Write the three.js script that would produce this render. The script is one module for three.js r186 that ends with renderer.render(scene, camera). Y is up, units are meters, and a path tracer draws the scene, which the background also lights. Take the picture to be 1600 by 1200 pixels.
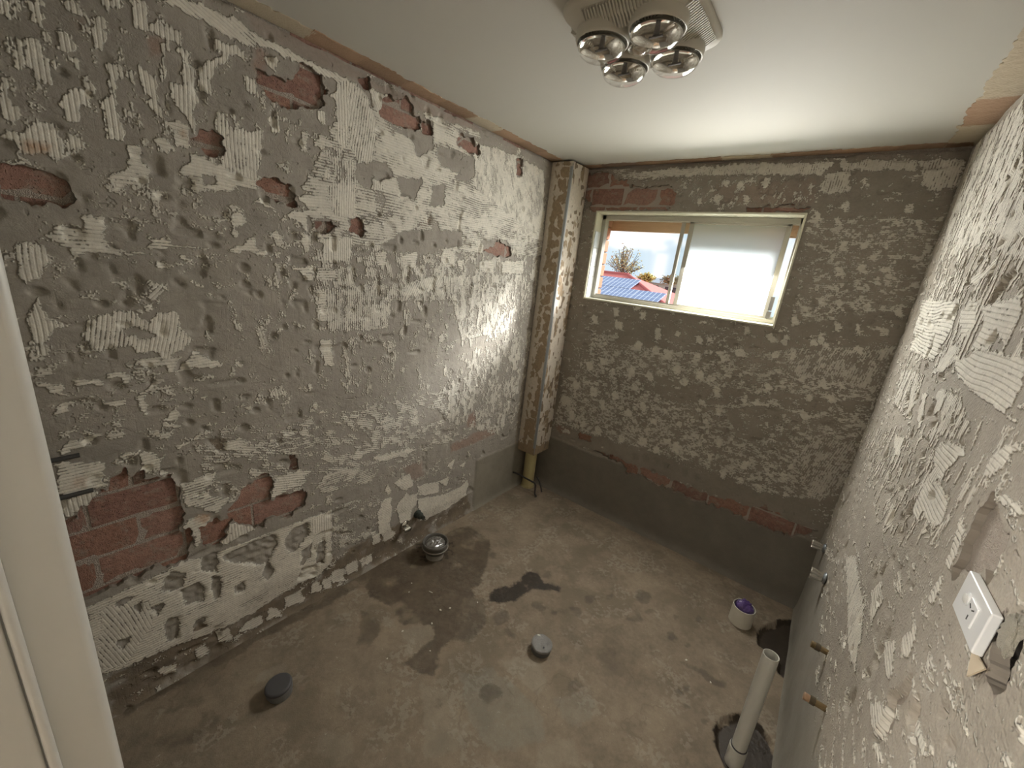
import * as THREE from 'three';
import { RoundedBoxGeometry } from 'three/addons/geometries/RoundedBoxGeometry.js';
import { mergeGeometries } from 'three/addons/utils/BufferGeometryUtils.js';
import { RectAreaLightUniformsLib } from 'three/addons/lights/RectAreaLightUniformsLib.js';

// ---------------------------------------------------------------- camera, sky, sun, window light, exposure
const W = 1.954, H = 2.4, DEPTH = 2.608;           // room: left wall x = 0, back wall z = 0, floor y = 0
const scene = new THREE.Scene();
const camera = new THREE.PerspectiveCamera(87.35, 4 / 3, 0.02, 400);
{
  const m = new THREE.Matrix4().makeBasis(
    new THREE.Vector3(0.7786718, 0.10682133, -0.61827132),
    new THREE.Vector3(-0.25562375, 0.95392205, -0.15712807),
    new THREE.Vector3(0.57299802, 0.28039603, 0.77009827));
  camera.quaternion.setFromRotationMatrix(m);
  camera.position.set(1.6711, 1.7176, 2.6188);
  camera.updateMatrixWorld();
}
const renderer = new THREE.WebGLRenderer({ antialias: true });
renderer.toneMapping = THREE.LinearToneMapping;
renderer.toneMappingExposure = 1.35;
renderer.shadowMap.enabled = true;
RectAreaLightUniformsLib.init();

// seeded noise
function rngOf(seed) { let a = seed >>> 0; return () => { a = (a + 0x6D2B79F5) | 0; let t = Math.imul(a ^ (a >>> 15), 1 | a); t = (t + Math.imul(t ^ (t >>> 7), 61 | t)) ^ t; return ((t ^ (t >>> 14)) >>> 0) / 4294967296; }; }
const rnd = rngOf(20240611);
const TAB = new Float32Array(65536); for (let i = 0; i < 65536; i++) TAB[i] = rnd();
function vn(x, y) {
  const xf = Math.floor(x), yf = Math.floor(y); let fx = x - xf, fy = y - yf;
  fx = fx * fx * (3 - 2 * fx); fy = fy * fy * (3 - 2 * fy);
  const x0 = xf & 255, x1 = (xf + 1) & 255, y0 = (yf & 255) << 8, y1 = ((yf + 1) & 255) << 8;
  const a = TAB[y0 | x0], b = TAB[y0 | x1], c = TAB[y1 | x0], d = TAB[y1 | x1];
  return a + (b - a) * fx + (c - a) * fy + (a - b - c + d) * fx * fy;
}
const fbm = (x, y) => 0.5 * vn(x, y) + 0.28 * vn(x * 2.03 + 17, y * 2.03 + 5) + 0.14 * vn(x * 4.1 + 3, y * 4.1 + 41) + 0.08 * vn(x * 8.3 + 9, y * 8.3 + 77);
const clamp01 = (t) => (t < 0 ? 0 : t > 1 ? 1 : t);
const step = (a, b, t) => { t = clamp01((t - a) / (b - a)); return t * t * (3 - 2 * t); };
const LUT = new Uint8Array(4097); for (let i = 0; i <= 4096; i++) { const l = i / 4096; LUT[i] = Math.round(255 * (l <= 0.0031308 ? 12.92 * l : 1.055 * Math.pow(l, 1 / 2.4) - 0.055)); }
const enc = (l) => LUT[(clamp01(l) * 4096) | 0];

// overcast sky with broken cloud: the same cloud cover all round
{
  const w = 1024, h = 512, d = new Float32Array(w * h * 4);
  for (let j = 0; j < h; j++) for (let i = 0; i < w; i++) {
    const el = ((j + 0.5) / h - 0.5) * Math.PI, az = ((i + 0.5) / w) * Math.PI * 2;
    const y = Math.max(0.06, Math.sin(el)), k = 1 / (y + 0.16), px = Math.cos(az) * Math.cos(el) * k, pz = Math.sin(az) * Math.cos(el) * k;
    const n = fbm(px * 2.1 + 40, pz * 2.1 + 40), c = step(0.36, 0.58, n), o = (j * w + i) * 4;
    const v = 0.85 + 0.25 * fbm(px * 5 + 9, pz * 5 + 3);
    const under = step(0.5, 0.62, fbm(px * 3.3 + 70, pz * 3.3 + 15)) * c;
    d[o] = 0.44 + (0.84 * v - 0.44) * c - 0.26 * under; d[o + 1] = 0.61 + (0.86 * v - 0.61) * c - 0.18 * under; d[o + 2] = 0.74 + (0.87 * v - 0.74) * c - 0.12 * under; d[o + 3] = 1;
  }
  const t = new THREE.DataTexture(d, w, h, THREE.RGBAFormat, THREE.FloatType);
  t.mapping = THREE.EquirectangularReflectionMapping; t.magFilter = t.minFilter = THREE.LinearFilter; t.needsUpdate = true;
  scene.background = t;
}
// hazy sun through thin cloud, low on the window's right
const sun = new THREE.DirectionalLight(new THREE.Color().setRGB(1.0, 0.985, 0.95), 8);
{ const dir = new THREE.Vector3(0.75, 0.64, -1.0).normalize(); sun.position.copy(dir.multiplyScalar(40)); sun.target.position.set(0, 0, 0); }
sun.shadow.radius = 32; sun.castShadow = true;
Object.assign(sun.shadow.camera, { left: -25, right: 25, top: 25, bottom: -25, near: 1, far: 120 });
scene.add(sun, sun.target);
// daylight entering at the frosted pane: a light of the pane's size just inside it
const paneLight = new THREE.RectAreaLight(new THREE.Color().setRGB(1.0, 0.98, 0.92), 32, 0.50, 0.48);
paneLight.position.set(1.13, 1.835, -0.080); paneLight.lookAt(1.13, 1.835 - 0.52, 1 - 0.08); scene.add(paneLight);
const HALL_FILL = 7;  // strength of the added fill in the hall

// ---------------------------------------------------------------- what is left on the walls and floor (mm)
const LEFT_MARKS = [
  ['a', 10, 90, 2496, 2174, 2072, 2375, 1698, 2297, 1939, 1959, 2175, 1775, 2568, 1711], ['a', 62, 0, 1648, 2252, 1346, 2303, 275, 2275, 182, 1806, 765, 1757, 1243, 1747, 1763, 1722, 1831, 1898, 1701, 2149],
  ['a', 42, 80, 1838, 1714, 244, 1800, 208, 1451, 1049, 1495, 1822, 1467], ['a', 17, 85, 1822, 1493, 257, 1496, 253, 880, 994, 838, 1834, 1140], ['a', 7, 80, 1999, 1652, 1815, 1668, 1845, 842, 2256, 918, 2220, 1296],
  ['a', 11, 0, 2514, 1329, 2216, 1341, 1845, 842, 2007, 774, 2193, 975, 2521, 1092], ['a', 33, 20, 2249, 992, 1594, 970, 783, 967, 772, 606, 1594, 621, 1989, 642, 2209, 793],
  ['a', 42, 85, 1021, 1163, 209, 1265, 238, 672, 459, 519, 987, 752], ['a', 74, 70, 932, 2303, 763, 2328, 568, 2334, 292, 2320, 218, 2001, 416, 1921, 705, 1934, 909, 2109],
  ['a', 72, 0, 1453, 2113, 1239, 2154, 1164, 2096, 908, 2095, 720, 2041, 426, 1972, 698, 1886, 985, 1895, 1152, 1940, 1556, 1898], ['b', 0, 1441, 2229, 1287, 2254, 1211, 2258, 1207, 2205, 1298, 2139, 1394, 2150, 1342, 2210],
  ['b', 0, 1181, 2218, 1050, 2239, 924, 2231, 914, 2151, 986, 2108, 1118, 2119, 1169, 2171], ['b', 0, 1609, 2052, 1466, 2081, 1421, 2040, 1536, 1992, 1536, 1970, 1603, 1978],
  ['b', 0, 1350, 1826, 972, 1868, 975, 1793, 1100, 1766, 1213, 1727, 1404, 1723, 1489, 1740], ['b', 0, 1197, 2050, 1123, 2066, 1116, 1973, 1209, 1951], ['b', 0, 1406, 2037, 1269, 2067, 1268, 2049, 1306, 1966, 1372, 1966],
  ['b', 0, 1319, 2245, 1211, 2252, 1208, 2211, 1301, 2192], ['b', 0, 818, 1840, 585, 1867, 554, 1767, 783, 1756], ['h', 1051, 2303, 1028, 2322, 911, 2309, 884, 2269, 915, 2254, 1042, 2254],
  ['h', 580, 2323, 514, 2332, 502, 2241, 553, 2222], ['h', 809, 1770, 701, 1821, 693, 1855, 637, 1844, 551, 1836, 540, 1768, 653, 1767, 747, 1776], ['t', 80, 439, 2156, 398, 2181, 359, 2146, 410, 2124],
  ['t', 80, 1274, 2304, 1223, 2314, 1224, 2260, 1271, 2259], ['t', 50, 1268, 1883, 1206, 1898, 1202, 1845, 1257, 1845], ['t', 40, 808, 1950, 733, 1953, 729, 1922, 792, 1922],
  ['a', 100, 25, 2041, 2354, 2016, 2357, 1955, 2338, 1892, 2342, 1769, 2331, 1640, 2334, 1647, 2313, 1770, 2309, 1893, 2317, 1965, 2315, 2045, 2316], ['a', 97, 90, 1686, 2302, 1634, 2331, 1634, 2256, 1642, 2121, 1663, 2081, 1682, 2110, 1683, 2240],
  ['a', 76, 100, 1634, 2326, 1586, 2327, 1551, 2295, 1521, 2225, 1527, 2068, 1601, 2057, 1628, 2125, 1634, 2256], ['a', 72, 60, 1551, 2345, 1462, 2348, 1454, 2328, 1492, 2298, 1506, 2253, 1529, 2302],
  ['a', 88, 0, 1490, 2205, 1426, 2199, 1385, 2223, 1333, 2206, 1313, 2159, 1391, 2146, 1465, 2121], ['a', 90, 0, 1465, 2108, 1322, 2157, 1037, 2141, 1098, 2069, 1243, 2088, 1422, 2055],
  ['a', 90, 0, 1210, 2332, 1055, 2331, 1030, 2296, 1068, 2236, 1123, 2250, 1204, 2241], ['a', 60, 0, 1276, 2328, 1133, 2370, 895, 2356, 893, 2334, 1119, 2327],
  ['a', 78, 90, 2063, 2087, 2055, 2072, 2041, 2021, 1984, 2037, 1968, 1972, 1970, 1942, 2005, 1934, 1989, 1887, 2050, 1904, 2076, 1922], ['a', 90, 90, 1534, 2005, 1471, 2012, 1486, 1964, 1518, 1958],
  ['a', 60, 90, 1697, 2016, 1622, 2057, 1601, 1942, 1692, 1924], ['a', 50, 90, 1741, 2061, 1663, 2087, 1664, 2012, 1697, 2005], ['a', 97, 90, 1986, 2216, 1968, 2209, 1961, 2166, 1994, 2168],
  ['a', 97, 90, 1934, 2289, 1894, 2305, 1906, 2259, 1921, 2263], ['a', 97, 90, 1924, 2122, 1899, 2110, 1903, 2074, 1922, 2069], ['a', 97, 90, 1898, 2125, 1855, 2128, 1861, 2122, 1893, 2119],
  ['a', 97, 90, 1817, 2109, 1800, 2099, 1808, 2038, 1825, 2055], ['a', 97, 90, 1777, 2084, 1740, 2105, 1744, 2060, 1771, 2069], ['a', 97, 90, 1756, 2190, 1731, 2193, 1732, 2150, 1757, 2153],
  ['a', 97, 90, 1712, 2251, 1673, 2285, 1680, 2246], ['a', 97, 90, 1736, 1990, 1717, 2000, 1721, 1971, 1734, 1968], ['a', 100, 90, 2008, 2405, 1990, 2414, 1994, 2383, 2008, 2375],
  ['b', 0, 1991, 2401, 1853, 2404, 1721, 2384, 1551, 2372, 1366, 2369, 899, 2384, 896, 2363, 1220, 2342, 1454, 2333, 1600, 2343, 1769, 2331, 1892, 2345, 1955, 2340],
  ['h', 1966, 2241, 1897, 2249, 1838, 2266, 1804, 2313, 1758, 2321, 1729, 2276, 1731, 2224, 1768, 2186, 1831, 2176, 1854, 2159, 1901, 2167, 1940, 2192],
  ['h', 1499, 2278, 1438, 2345, 1348, 2363, 1320, 2323, 1284, 2310, 1290, 2257, 1395, 2245, 1483, 2248], ['h', 1274, 2306, 1218, 2310, 1224, 2256, 1271, 2249],
  ['h', 1593, 2357, 1551, 2367, 1540, 2338, 1565, 2318], ['t', 70, 1957, 2307, 1923, 2307, 1920, 2282, 1947, 2235, 1966, 2241], ['t', 28, 1991, 2401, 1853, 2404, 1721, 2384, 1551, 2372, 1366, 2369, 899, 2384, 896, 2363, 1220, 2342, 1454, 2333, 1600, 2343, 1769, 2331, 1892, 2345, 1955, 2340],
  ['a', 92, 25, 2196, 2316, 2113, 2356, 1954, 2342, 1957, 2298, 2046, 2303, 2125, 2312, 2186, 2314], ['a', 97, 90, 2496, 2174, 2481, 2182, 2487, 2139, 2491, 2146, 2499, 2143],
  ['a', 97, 90, 2458, 2193, 2428, 2206, 2436, 2155, 2441, 2153, 2438, 2186, 2443, 2180, 2449, 2153, 2453, 2153, 2450, 2187, 2459, 2186], ['a', 97, 90, 2317, 2259, 2281, 2276, 2284, 2257, 2307, 2250, 2312, 2231],
  ['a', 97, 90, 2259, 2287, 2232, 2300, 2236, 2231, 2264, 2221], ['a', 97, 90, 2393, 2217, 2352, 2218, 2364, 2207, 2372, 2213, 2386, 2207], ['a', 97, 90, 2351, 2181, 2323, 2191, 2329, 2157, 2341, 2143],
  ['a', 97, 90, 2468, 2109, 2444, 2118, 2454, 2032, 2470, 2030, 2466, 2055, 2477, 2050], ['a', 97, 90, 2448, 2081, 2435, 2082, 2441, 2028, 2453, 2025], ['a', 97, 90, 2395, 2102, 2384, 2103, 2389, 2077],
  ['a', 97, 90, 2327, 2115, 2321, 2110, 2326, 1996, 2316, 1972, 2317, 1936, 2350, 1931, 2344, 2028, 2330, 2040], ['a', 97, 90, 2427, 1996, 2405, 2029, 2390, 2039, 2368, 2027, 2383, 2000, 2395, 2004, 2404, 1957, 2422, 1949],
  ['a', 97, 90, 2261, 2155, 2258, 2130, 2237, 2119, 2227, 2059, 2224, 2024, 2241, 2035, 2263, 2055, 2238, 2060, 2256, 2081, 2263, 2113], ['a', 97, 90, 2199, 2121, 2162, 2122, 2157, 2208, 2139, 2224, 2141, 2138, 2130, 2125, 2132, 2087, 2148, 2069, 2150, 2004, 2162, 2039, 2176, 2055, 2189, 2072],
  ['a', 97, 90, 2121, 2182, 2094, 2213, 2051, 2239, 2053, 2263, 2079, 2252, 2064, 2283, 2013, 2284, 1997, 2260, 2041, 2255, 2051, 2230, 2083, 2201, 2099, 2162, 2098, 2128, 2123, 2124],
  ['a', 97, 90, 1991, 2210, 1964, 2197, 1966, 2169, 1989, 2170], ['a', 97, 90, 2520, 2018, 2511, 2018, 2518, 1962, 2505, 1960, 2506, 1933, 2520, 1926, 2534, 1931],
  ['a', 97, 90, 2421, 1915, 2399, 1906, 2404, 1893, 2421, 1892], ['a', 97, 90, 2249, 1958, 2223, 1961, 2218, 1942, 2203, 1941, 2234, 1931], ['a', 97, 90, 2540, 1895, 2514, 1899, 2510, 1875, 2528, 1878],
  ['a', 93, 90, 2517, 1884, 2473, 1936, 2445, 1942, 2442, 1864, 2461, 1848, 2464, 1866, 2512, 1850], ['o', 80, 2507, 1880, 2461, 1889, 2463, 1866, 2508, 1855],
  ['a', 93, 0, 2225, 2015, 2167, 2024, 2162, 1961, 2198, 1953, 2198, 1990], ['o', 70, 2186, 1997, 2170, 2002, 2173, 1984, 2185, 1980], ['a', 90, 0, 2305, 1927, 2285, 1932, 2288, 1894, 2277, 1872, 2284, 1840, 2331, 1822, 2350, 1797, 2356, 1833, 2319, 1866, 2308, 1897],
  ['a', 74, 90, 2092, 2047, 2076, 2087, 2058, 2089, 2055, 2017, 1975, 2030, 1984, 1878, 2041, 1906, 2085, 1925, 2070, 1994], ['a', 85, 0, 2193, 1882, 2159, 1944, 2127, 1934, 2058, 1917, 2032, 1893, 2063, 1853, 2169, 1837, 2166, 1874],
  ['a', 95, 0, 2550, 1830, 2498, 1839, 2512, 1828, 2552, 1819], ['a', 95, 90, 2471, 2186, 2466, 2188, 2473, 2145, 2477, 2143], ['a', 95, 90, 2405, 2152, 2400, 2155, 2405, 2117, 2410, 2115],
  ['a', 95, 90, 2393, 2153, 2388, 2155, 2393, 2120, 2397, 2118], ['a', 95, 90, 2495, 2111, 2490, 2112, 2494, 2089, 2498, 2087], ['a', 95, 90, 2482, 2110, 2476, 2112, 2487, 2040, 2493, 2037],
  ['a', 95, 90, 2202, 2217, 2197, 2219, 2207, 2122, 2212, 2120], ['a', 95, 90, 2189, 2253, 2183, 2256, 2189, 2200, 2195, 2197], ['a', 95, 90, 2179, 2261, 2174, 2263, 2177, 2227, 2183, 2225],
  ['a', 95, 90, 2166, 2259, 2162, 2261, 2165, 2225, 2170, 2223], ['a', 95, 90, 2325, 2218, 2320, 2220, 2322, 2200, 2328, 2198], ['a', 95, 90, 2316, 2115, 2310, 2118, 2317, 2059, 2323, 2057],
  ['a', 95, 90, 2303, 2117, 2298, 2119, 2301, 2091, 2306, 2089], ['a', 95, 90, 2290, 2118, 2285, 2120, 2288, 2094, 2293, 2093], ['a', 95, 90, 2277, 2115, 2273, 2117, 2277, 2087, 2281, 2086],
  ['a', 95, 90, 2225, 2252, 2222, 2253, 2224, 2236, 2227, 2234], ['a', 95, 90, 2214, 2246, 2210, 2248, 2211, 2232, 2216, 2230], ['a', 95, 90, 2203, 2247, 2199, 2248, 2201, 2229, 2205, 2227],
  ['a', 95, 90, 2426, 2080, 2423, 2081, 2425, 2063, 2428, 2062], ['a', 95, 90, 2177, 2210, 2172, 2212, 2173, 2202, 2178, 2200], ['a', 95, 90, 2166, 2217, 2161, 2219, 2162, 2207, 2167, 2205],
  ['a', 95, 90, 2288, 2211, 2283, 2214, 2285, 2200, 2290, 2198], ['a', 95, 90, 2275, 2215, 2271, 2217, 2273, 2204, 2277, 2202], ['h', 2553, 1808, 2513, 1825, 2473, 1823, 2446, 1817, 2436, 1765, 2458, 1729, 2502, 1737, 2563, 1749],
  ['h', 2151, 1995, 2094, 2029, 2069, 2008, 2082, 1954, 2126, 1952, 2153, 1972], ['t', 60, 2231, 2216, 2205, 2235, 2202, 2194, 2229, 2172], ['t', 60, 2377, 2194, 2360, 2195, 2366, 2176],
  ['h', 1961, 1929, 1909, 1925, 1854, 1893, 1851, 1850, 1897, 1842, 1934, 1862, 1973, 1896], ['h', 1783, 1803, 1740, 1821, 1687, 1805, 1715, 1764, 1768, 1770],
  ['h', 1641, 1830, 1601, 1842, 1559, 1796, 1593, 1779, 1630, 1790], ['a', 78, 90, 2067, 2041, 1958, 2063, 1962, 1989, 1970, 1947, 2030, 1918, 2072, 1924, 2078, 1955],
  ['a', 86, 0, 2189, 1887, 2151, 1946, 2127, 1934, 2094, 1918, 2031, 1913, 1983, 1899, 1980, 1874, 2034, 1873, 2060, 1902, 2100, 1850, 2151, 1859, 2162, 1829, 2165, 1879],
  ['b', 0, 2135, 1890, 2100, 1898, 2103, 1869, 2138, 1862], ['a', 88, 0, 2308, 1926, 2284, 1928, 2292, 1893, 2272, 1877, 2281, 1832, 2321, 1820, 2303, 1853],
  ['a', 93, 0, 2253, 1957, 2226, 1969, 2206, 1945, 2226, 1931], ['a', 93, 0, 2007, 1833, 1971, 1850, 1946, 1838, 1925, 1815, 1936, 1824, 1967, 1829], ['a', 93, 0, 1844, 1879, 1758, 1895, 1733, 1876, 1809, 1851, 1832, 1864],
  ['a', 93, 0, 1887, 1810, 1852, 1827, 1746, 1844, 1687, 1829, 1727, 1835, 1816, 1816, 1812, 1764, 1829, 1785, 1881, 1803], ['a', 93, 0, 2026, 1710, 2000, 1723, 2002, 1680, 2049, 1659, 2097, 1660, 2037, 1687],
  ['a', 93, 0, 2004, 1658, 1966, 1678, 1962, 1656, 1916, 1677, 1923, 1659, 1999, 1652], ['a', 93, 0, 2344, 1628, 2321, 1635, 2270, 1630, 2330, 1625], ['a', 93, 0, 2226, 1628, 2211, 1637, 2213, 1620],
  ['a', 93, 0, 1947, 1628, 1896, 1629, 1914, 1607], ['a', 93, 0, 1940, 1742, 1918, 1739, 1908, 1723, 1925, 1716], ['a', 93, 0, 2269, 1813, 2234, 1824, 2256, 1798, 2262, 1774, 2271, 1790],
  ['a', 93, 0, 2069, 1726, 2056, 1732, 2062, 1711], ['a', 93, 0, 2338, 1647, 2293, 1656, 2280, 1680, 2241, 1682, 2243, 1666, 2129, 1665, 2240, 1654, 2268, 1649],
  ['a', 93, 0, 1817, 2099, 1800, 2109, 1808, 2044, 1817, 2042], ['a', 93, 0, 1780, 2078, 1740, 2105, 1738, 2068, 1771, 2064], ['a', 72, 0, 1837, 1743, 1800, 1742, 1809, 1681, 1833, 1696],
  ['a', 82, 90, 1749, 1735, 1623, 1756, 1631, 1664, 1751, 1658], ['a', 72, 0, 2070, 1771, 2039, 1802, 2022, 1758, 2062, 1750], ['a', 78, 0, 1878, 1627, 1798, 1626, 1792, 1608, 1806, 1570, 1831, 1581, 1837, 1599, 1873, 1609],
  ['a', 22, 0, 2138, 1610, 2022, 1617, 2026, 1561, 2142, 1567], ['a', 72, 90, 1724, 1947, 1601, 1967, 1623, 1851, 1693, 1828, 1725, 1901], ['a', 60, 0, 1608, 1953, 1470, 1980, 1466, 1774, 1608, 1764],
  ['a', 62, 0, 1778, 1628, 1690, 1614, 1698, 1574, 1773, 1571], ['a', 58, 95, 1781, 1545, 1462, 1568, 1458, 1402, 1785, 1413], ['b', 0, 1984, 1643, 1764, 1654, 1765, 1635, 1985, 1626],
  ['b', 0, 2117, 1648, 1497, 1646, 1497, 1639, 2117, 1643], ['p', 8, 2250, 1558, 2225, 1564, 2219, 1539, 2240, 1533], ['p', 7, 2051, 1527, 2017, 1533, 2019, 1510, 2044, 1515],
  ['p', 5, 2147, 1711, 2120, 1719, 2112, 1700, 2145, 1691], ['p', 7, 2268, 1644, 2259, 1645, 2260, 1592, 2272, 1591], ['p', 7, 2202, 1871, 2165, 1879, 2170, 1832, 2199, 1826],
  ['p', 8, 2247, 1878, 2232, 1878, 2234, 1864, 2245, 1862], ['p', 5, 1920, 1493, 1911, 1493, 1912, 1468, 1921, 1468], ['p', 6, 1813, 1557, 1803, 1557, 1805, 1516, 1814, 1515],
  ['a', 80, 90, 2560, 1636, 2540, 1646, 2506, 1634, 2509, 1593, 2530, 1546, 2548, 1535, 2564, 1573, 2552, 1582], ['a', 82, 90, 2562, 1440, 2539, 1504, 2536, 1466, 2528, 1439, 2492, 1424, 2524, 1408, 2544, 1373, 2545, 1342, 2558, 1338, 2562, 1384],
  ['a', 80, 100, 2455, 1437, 2406, 1454, 2363, 1463, 2343, 1448, 2328, 1417, 2297, 1452, 2243, 1461, 2244, 1408, 2215, 1357, 2262, 1318, 2289, 1299, 2303, 1322, 2356, 1332, 2369, 1354, 2405, 1352, 2441, 1341, 2459, 1362, 2465, 1390],
  ['b', 0, 2380, 1410, 2333, 1407, 2305, 1380, 2330, 1366, 2379, 1395], ['a', 36, 135, 2315, 1560, 2264, 1532, 2261, 1492, 2301, 1482, 2311, 1531], ['a', 100, 0, 2427, 1722, 2386, 1724, 2393, 1667, 2420, 1656],
  ['a', 75, 0, 2483, 1693, 2434, 1692, 2422, 1660, 2374, 1661, 2424, 1625, 2463, 1634, 2492, 1656], ['a', 85, 0, 2465, 1638, 2370, 1635, 2265, 1635, 2278, 1629, 2378, 1629, 2452, 1623],
  ['a', 90, 0, 2359, 1312, 2296, 1310, 2331, 1282, 2352, 1301], ['a', 90, 0, 2264, 1257, 2209, 1318, 2175, 1291, 2143, 1276, 2149, 1265, 2200, 1271, 2252, 1249],
  ['a', 90, 0, 2436, 1270, 2414, 1277, 2377, 1256, 2431, 1259], ['a', 90, 0, 2498, 1265, 2446, 1246, 2444, 1241, 2500, 1250], ['a', 90, 0, 2535, 1750, 2523, 1756, 2523, 1737, 2534, 1739],
  ['p', 8, 2455, 1610, 2445, 1611, 2448, 1572, 2457, 1575], ['p', 7, 2390, 1597, 2379, 1594, 2379, 1566, 2388, 1570], ['p', 8, 2482, 1550, 2471, 1549, 2459, 1518, 2467, 1514],
  ['p', 8, 2510, 1496, 2499, 1487, 2503, 1463, 2509, 1474], ['p', 13, 2373, 1487, 2357, 1530, 2354, 1506, 2350, 1482, 2370, 1468], ['p', 8, 2238, 1553, 2221, 1559, 2219, 1533, 2234, 1533],
  ['p', 8, 2511, 1347, 2498, 1356, 2503, 1318, 2515, 1320], ['p', 7, 2490, 1364, 2457, 1371, 2466, 1333, 2489, 1326], ['p', 8, 2218, 1795, 2201, 1798, 2203, 1784, 2215, 1782],
  ['p', 6, 2326, 1502, 2301, 1482, 2306, 1472], ['p', 6, 2147, 1508, 2114, 1509, 2110, 1498, 2143, 1498], ['a', 93, 0, 2351, 1311, 2313, 1307, 2323, 1286, 2350, 1290],
  ['a', 93, 0, 2293, 1299, 2264, 1296, 2285, 1254], ['a', 93, 0, 2264, 1257, 2226, 1286, 2182, 1269, 2129, 1268, 2159, 1254, 2215, 1261], ['a', 93, 0, 2098, 1271, 2062, 1260, 2079, 1244],
  ['a', 93, 0, 2571, 1267, 2545, 1262, 2534, 1256, 2529, 1221, 2537, 1232, 2549, 1230, 2564, 1251], ['a', 93, 0, 2498, 1265, 2451, 1262, 2448, 1231, 2467, 1250],
  ['a', 93, 0, 2436, 1275, 2409, 1266, 2380, 1257, 2398, 1233, 2406, 1261], ['a', 93, 0, 2356, 1199, 2316, 1236, 2322, 1215], ['a', 93, 0, 2454, 1186, 2407, 1185, 2413, 1167, 2452, 1175],
  ['a', 93, 0, 2377, 1187, 2362, 1184, 2353, 1121, 2362, 1117], ['a', 93, 0, 2560, 1158, 2532, 1197, 2530, 1171, 2550, 1161], ['a', 93, 0, 2539, 1077, 2524, 1072, 2481, 1087, 2475, 1080, 2498, 1059, 2537, 1050, 2558, 1035, 2563, 1047],
  ['a', 93, 0, 2304, 1115, 2282, 1122, 2271, 1096, 2303, 1085], ['a', 93, 0, 2329, 1080, 2275, 1060, 2297, 1060], ['a', 93, 0, 2216, 1150, 2192, 1157, 2198, 1134],
  ['a', 93, 0, 2158, 1088, 2143, 1085, 2149, 1074], ['a', 93, 0, 2300, 988, 2259, 988, 2292, 974], ['a', 93, 0, 2159, 952, 2100, 962, 2109, 910, 2146, 928],
  ['a', 93, 0, 2384, 990, 2353, 974, 2359, 922, 2392, 921], ['a', 93, 0, 2352, 962, 2324, 965, 2343, 947, 2349, 912, 2310, 882, 2345, 886], ['a', 93, 0, 2559, 1307, 2539, 1285, 2542, 1281, 2558, 1297],
  ['a', 86, 0, 2576, 1020, 2479, 987, 2488, 917, 2479, 907, 2508, 907, 2575, 912, 2577, 968], ['a', 85, 90, 2578, 891, 2516, 899, 2490, 877, 2532, 854, 2560, 827, 2580, 830],
  ['o', 40, 2542, 960, 2519, 957, 2524, 919, 2557, 922], ['p', 12, 2202, 981, 2177, 984, 2154, 951, 2161, 929, 2195, 950], ['p', 6, 2516, 950, 2492, 947, 2496, 914, 2513, 921],
  ['p', 8, 2511, 1281, 2499, 1279, 2506, 1261], ['a', 93, 2, 2579, 487, 2333, 515, 2178, 516, 1742, 478, 1738, 180, 1809, 129, 1931, 139, 2114, 114, 2244, 120, 2427, 164, 2548, 179, 2594, 204],
  ['a', 86, 75, 2546, 463, 2434, 407, 2433, 317, 2517, 187, 2586, 224], ['a', 93, 90, 1846, 463, 1743, 467, 1745, 357, 1839, 395], ['b', 0, 2389, 464, 2358, 496, 2321, 464, 2332, 408, 2362, 401, 2390, 429],
  ['p', 7, 2389, 464, 2358, 496, 2321, 464, 2332, 408, 2362, 401, 2390, 429], ['b', 0, 2340, 395, 2285, 395, 2268, 346, 2281, 298, 2330, 314], ['p', 7, 2340, 395, 2285, 395, 2268, 346, 2281, 298, 2330, 314],
  ['b', 0, 2400, 255, 2388, 292, 2357, 278, 2371, 173, 2406, 198], ['p', 7, 2400, 255, 2388, 292, 2357, 278, 2371, 173, 2406, 198], ['b', 0, 2324, 175, 2307, 229, 2273, 213, 2287, 164],
  ['p', 7, 2324, 175, 2307, 229, 2273, 213, 2287, 164], ['b', 0, 2271, 478, 2251, 502, 2212, 498, 2221, 400, 2269, 440], ['p', 7, 2271, 478, 2251, 502, 2212, 498, 2221, 400, 2269, 440],
  ['b', 0, 2241, 394, 2209, 374, 2224, 277, 2244, 281], ['p', 7, 2241, 394, 2209, 374, 2224, 277, 2244, 281], ['b', 0, 2202, 464, 2068, 475, 1999, 468, 1990, 412, 2038, 337, 2009, 277, 2043, 246, 2063, 301, 2046, 332, 2152, 406],
  ['p', 7, 2202, 464, 2068, 475, 1999, 468, 1990, 412, 2038, 337, 2009, 277, 2043, 246, 2063, 301, 2046, 332, 2152, 406], ['b', 0, 2167, 297, 2131, 303, 2134, 255, 2163, 254],
  ['p', 7, 2167, 297, 2131, 303, 2134, 255, 2163, 254], ['b', 0, 1961, 417, 1917, 456, 1855, 457, 1849, 389, 1922, 332, 1955, 362], ['p', 7, 1961, 417, 1917, 456, 1855, 457, 1849, 389, 1922, 332, 1955, 362],
  ['b', 0, 1814, 304, 1775, 317, 1783, 183, 1817, 192], ['p', 7, 1814, 304, 1775, 317, 1783, 183, 1817, 192], ['b', 0, 2513, 464, 2465, 454, 2507, 434],
  ['p', 7, 2513, 464, 2465, 454, 2507, 434], ['b', 0, 2475, 411, 2453, 421, 2459, 373], ['p', 7, 2475, 411, 2453, 421, 2459, 373], ['b', 0, 2431, 379, 2394, 369, 2415, 331],
  ['p', 7, 2431, 379, 2394, 369, 2415, 331], ['b', 0, 2529, 297, 2494, 294, 2520, 245], ['p', 7, 2529, 297, 2494, 294, 2520, 245], ['b', 0, 1888, 313, 1841, 330, 1844, 265, 1891, 237],
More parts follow.
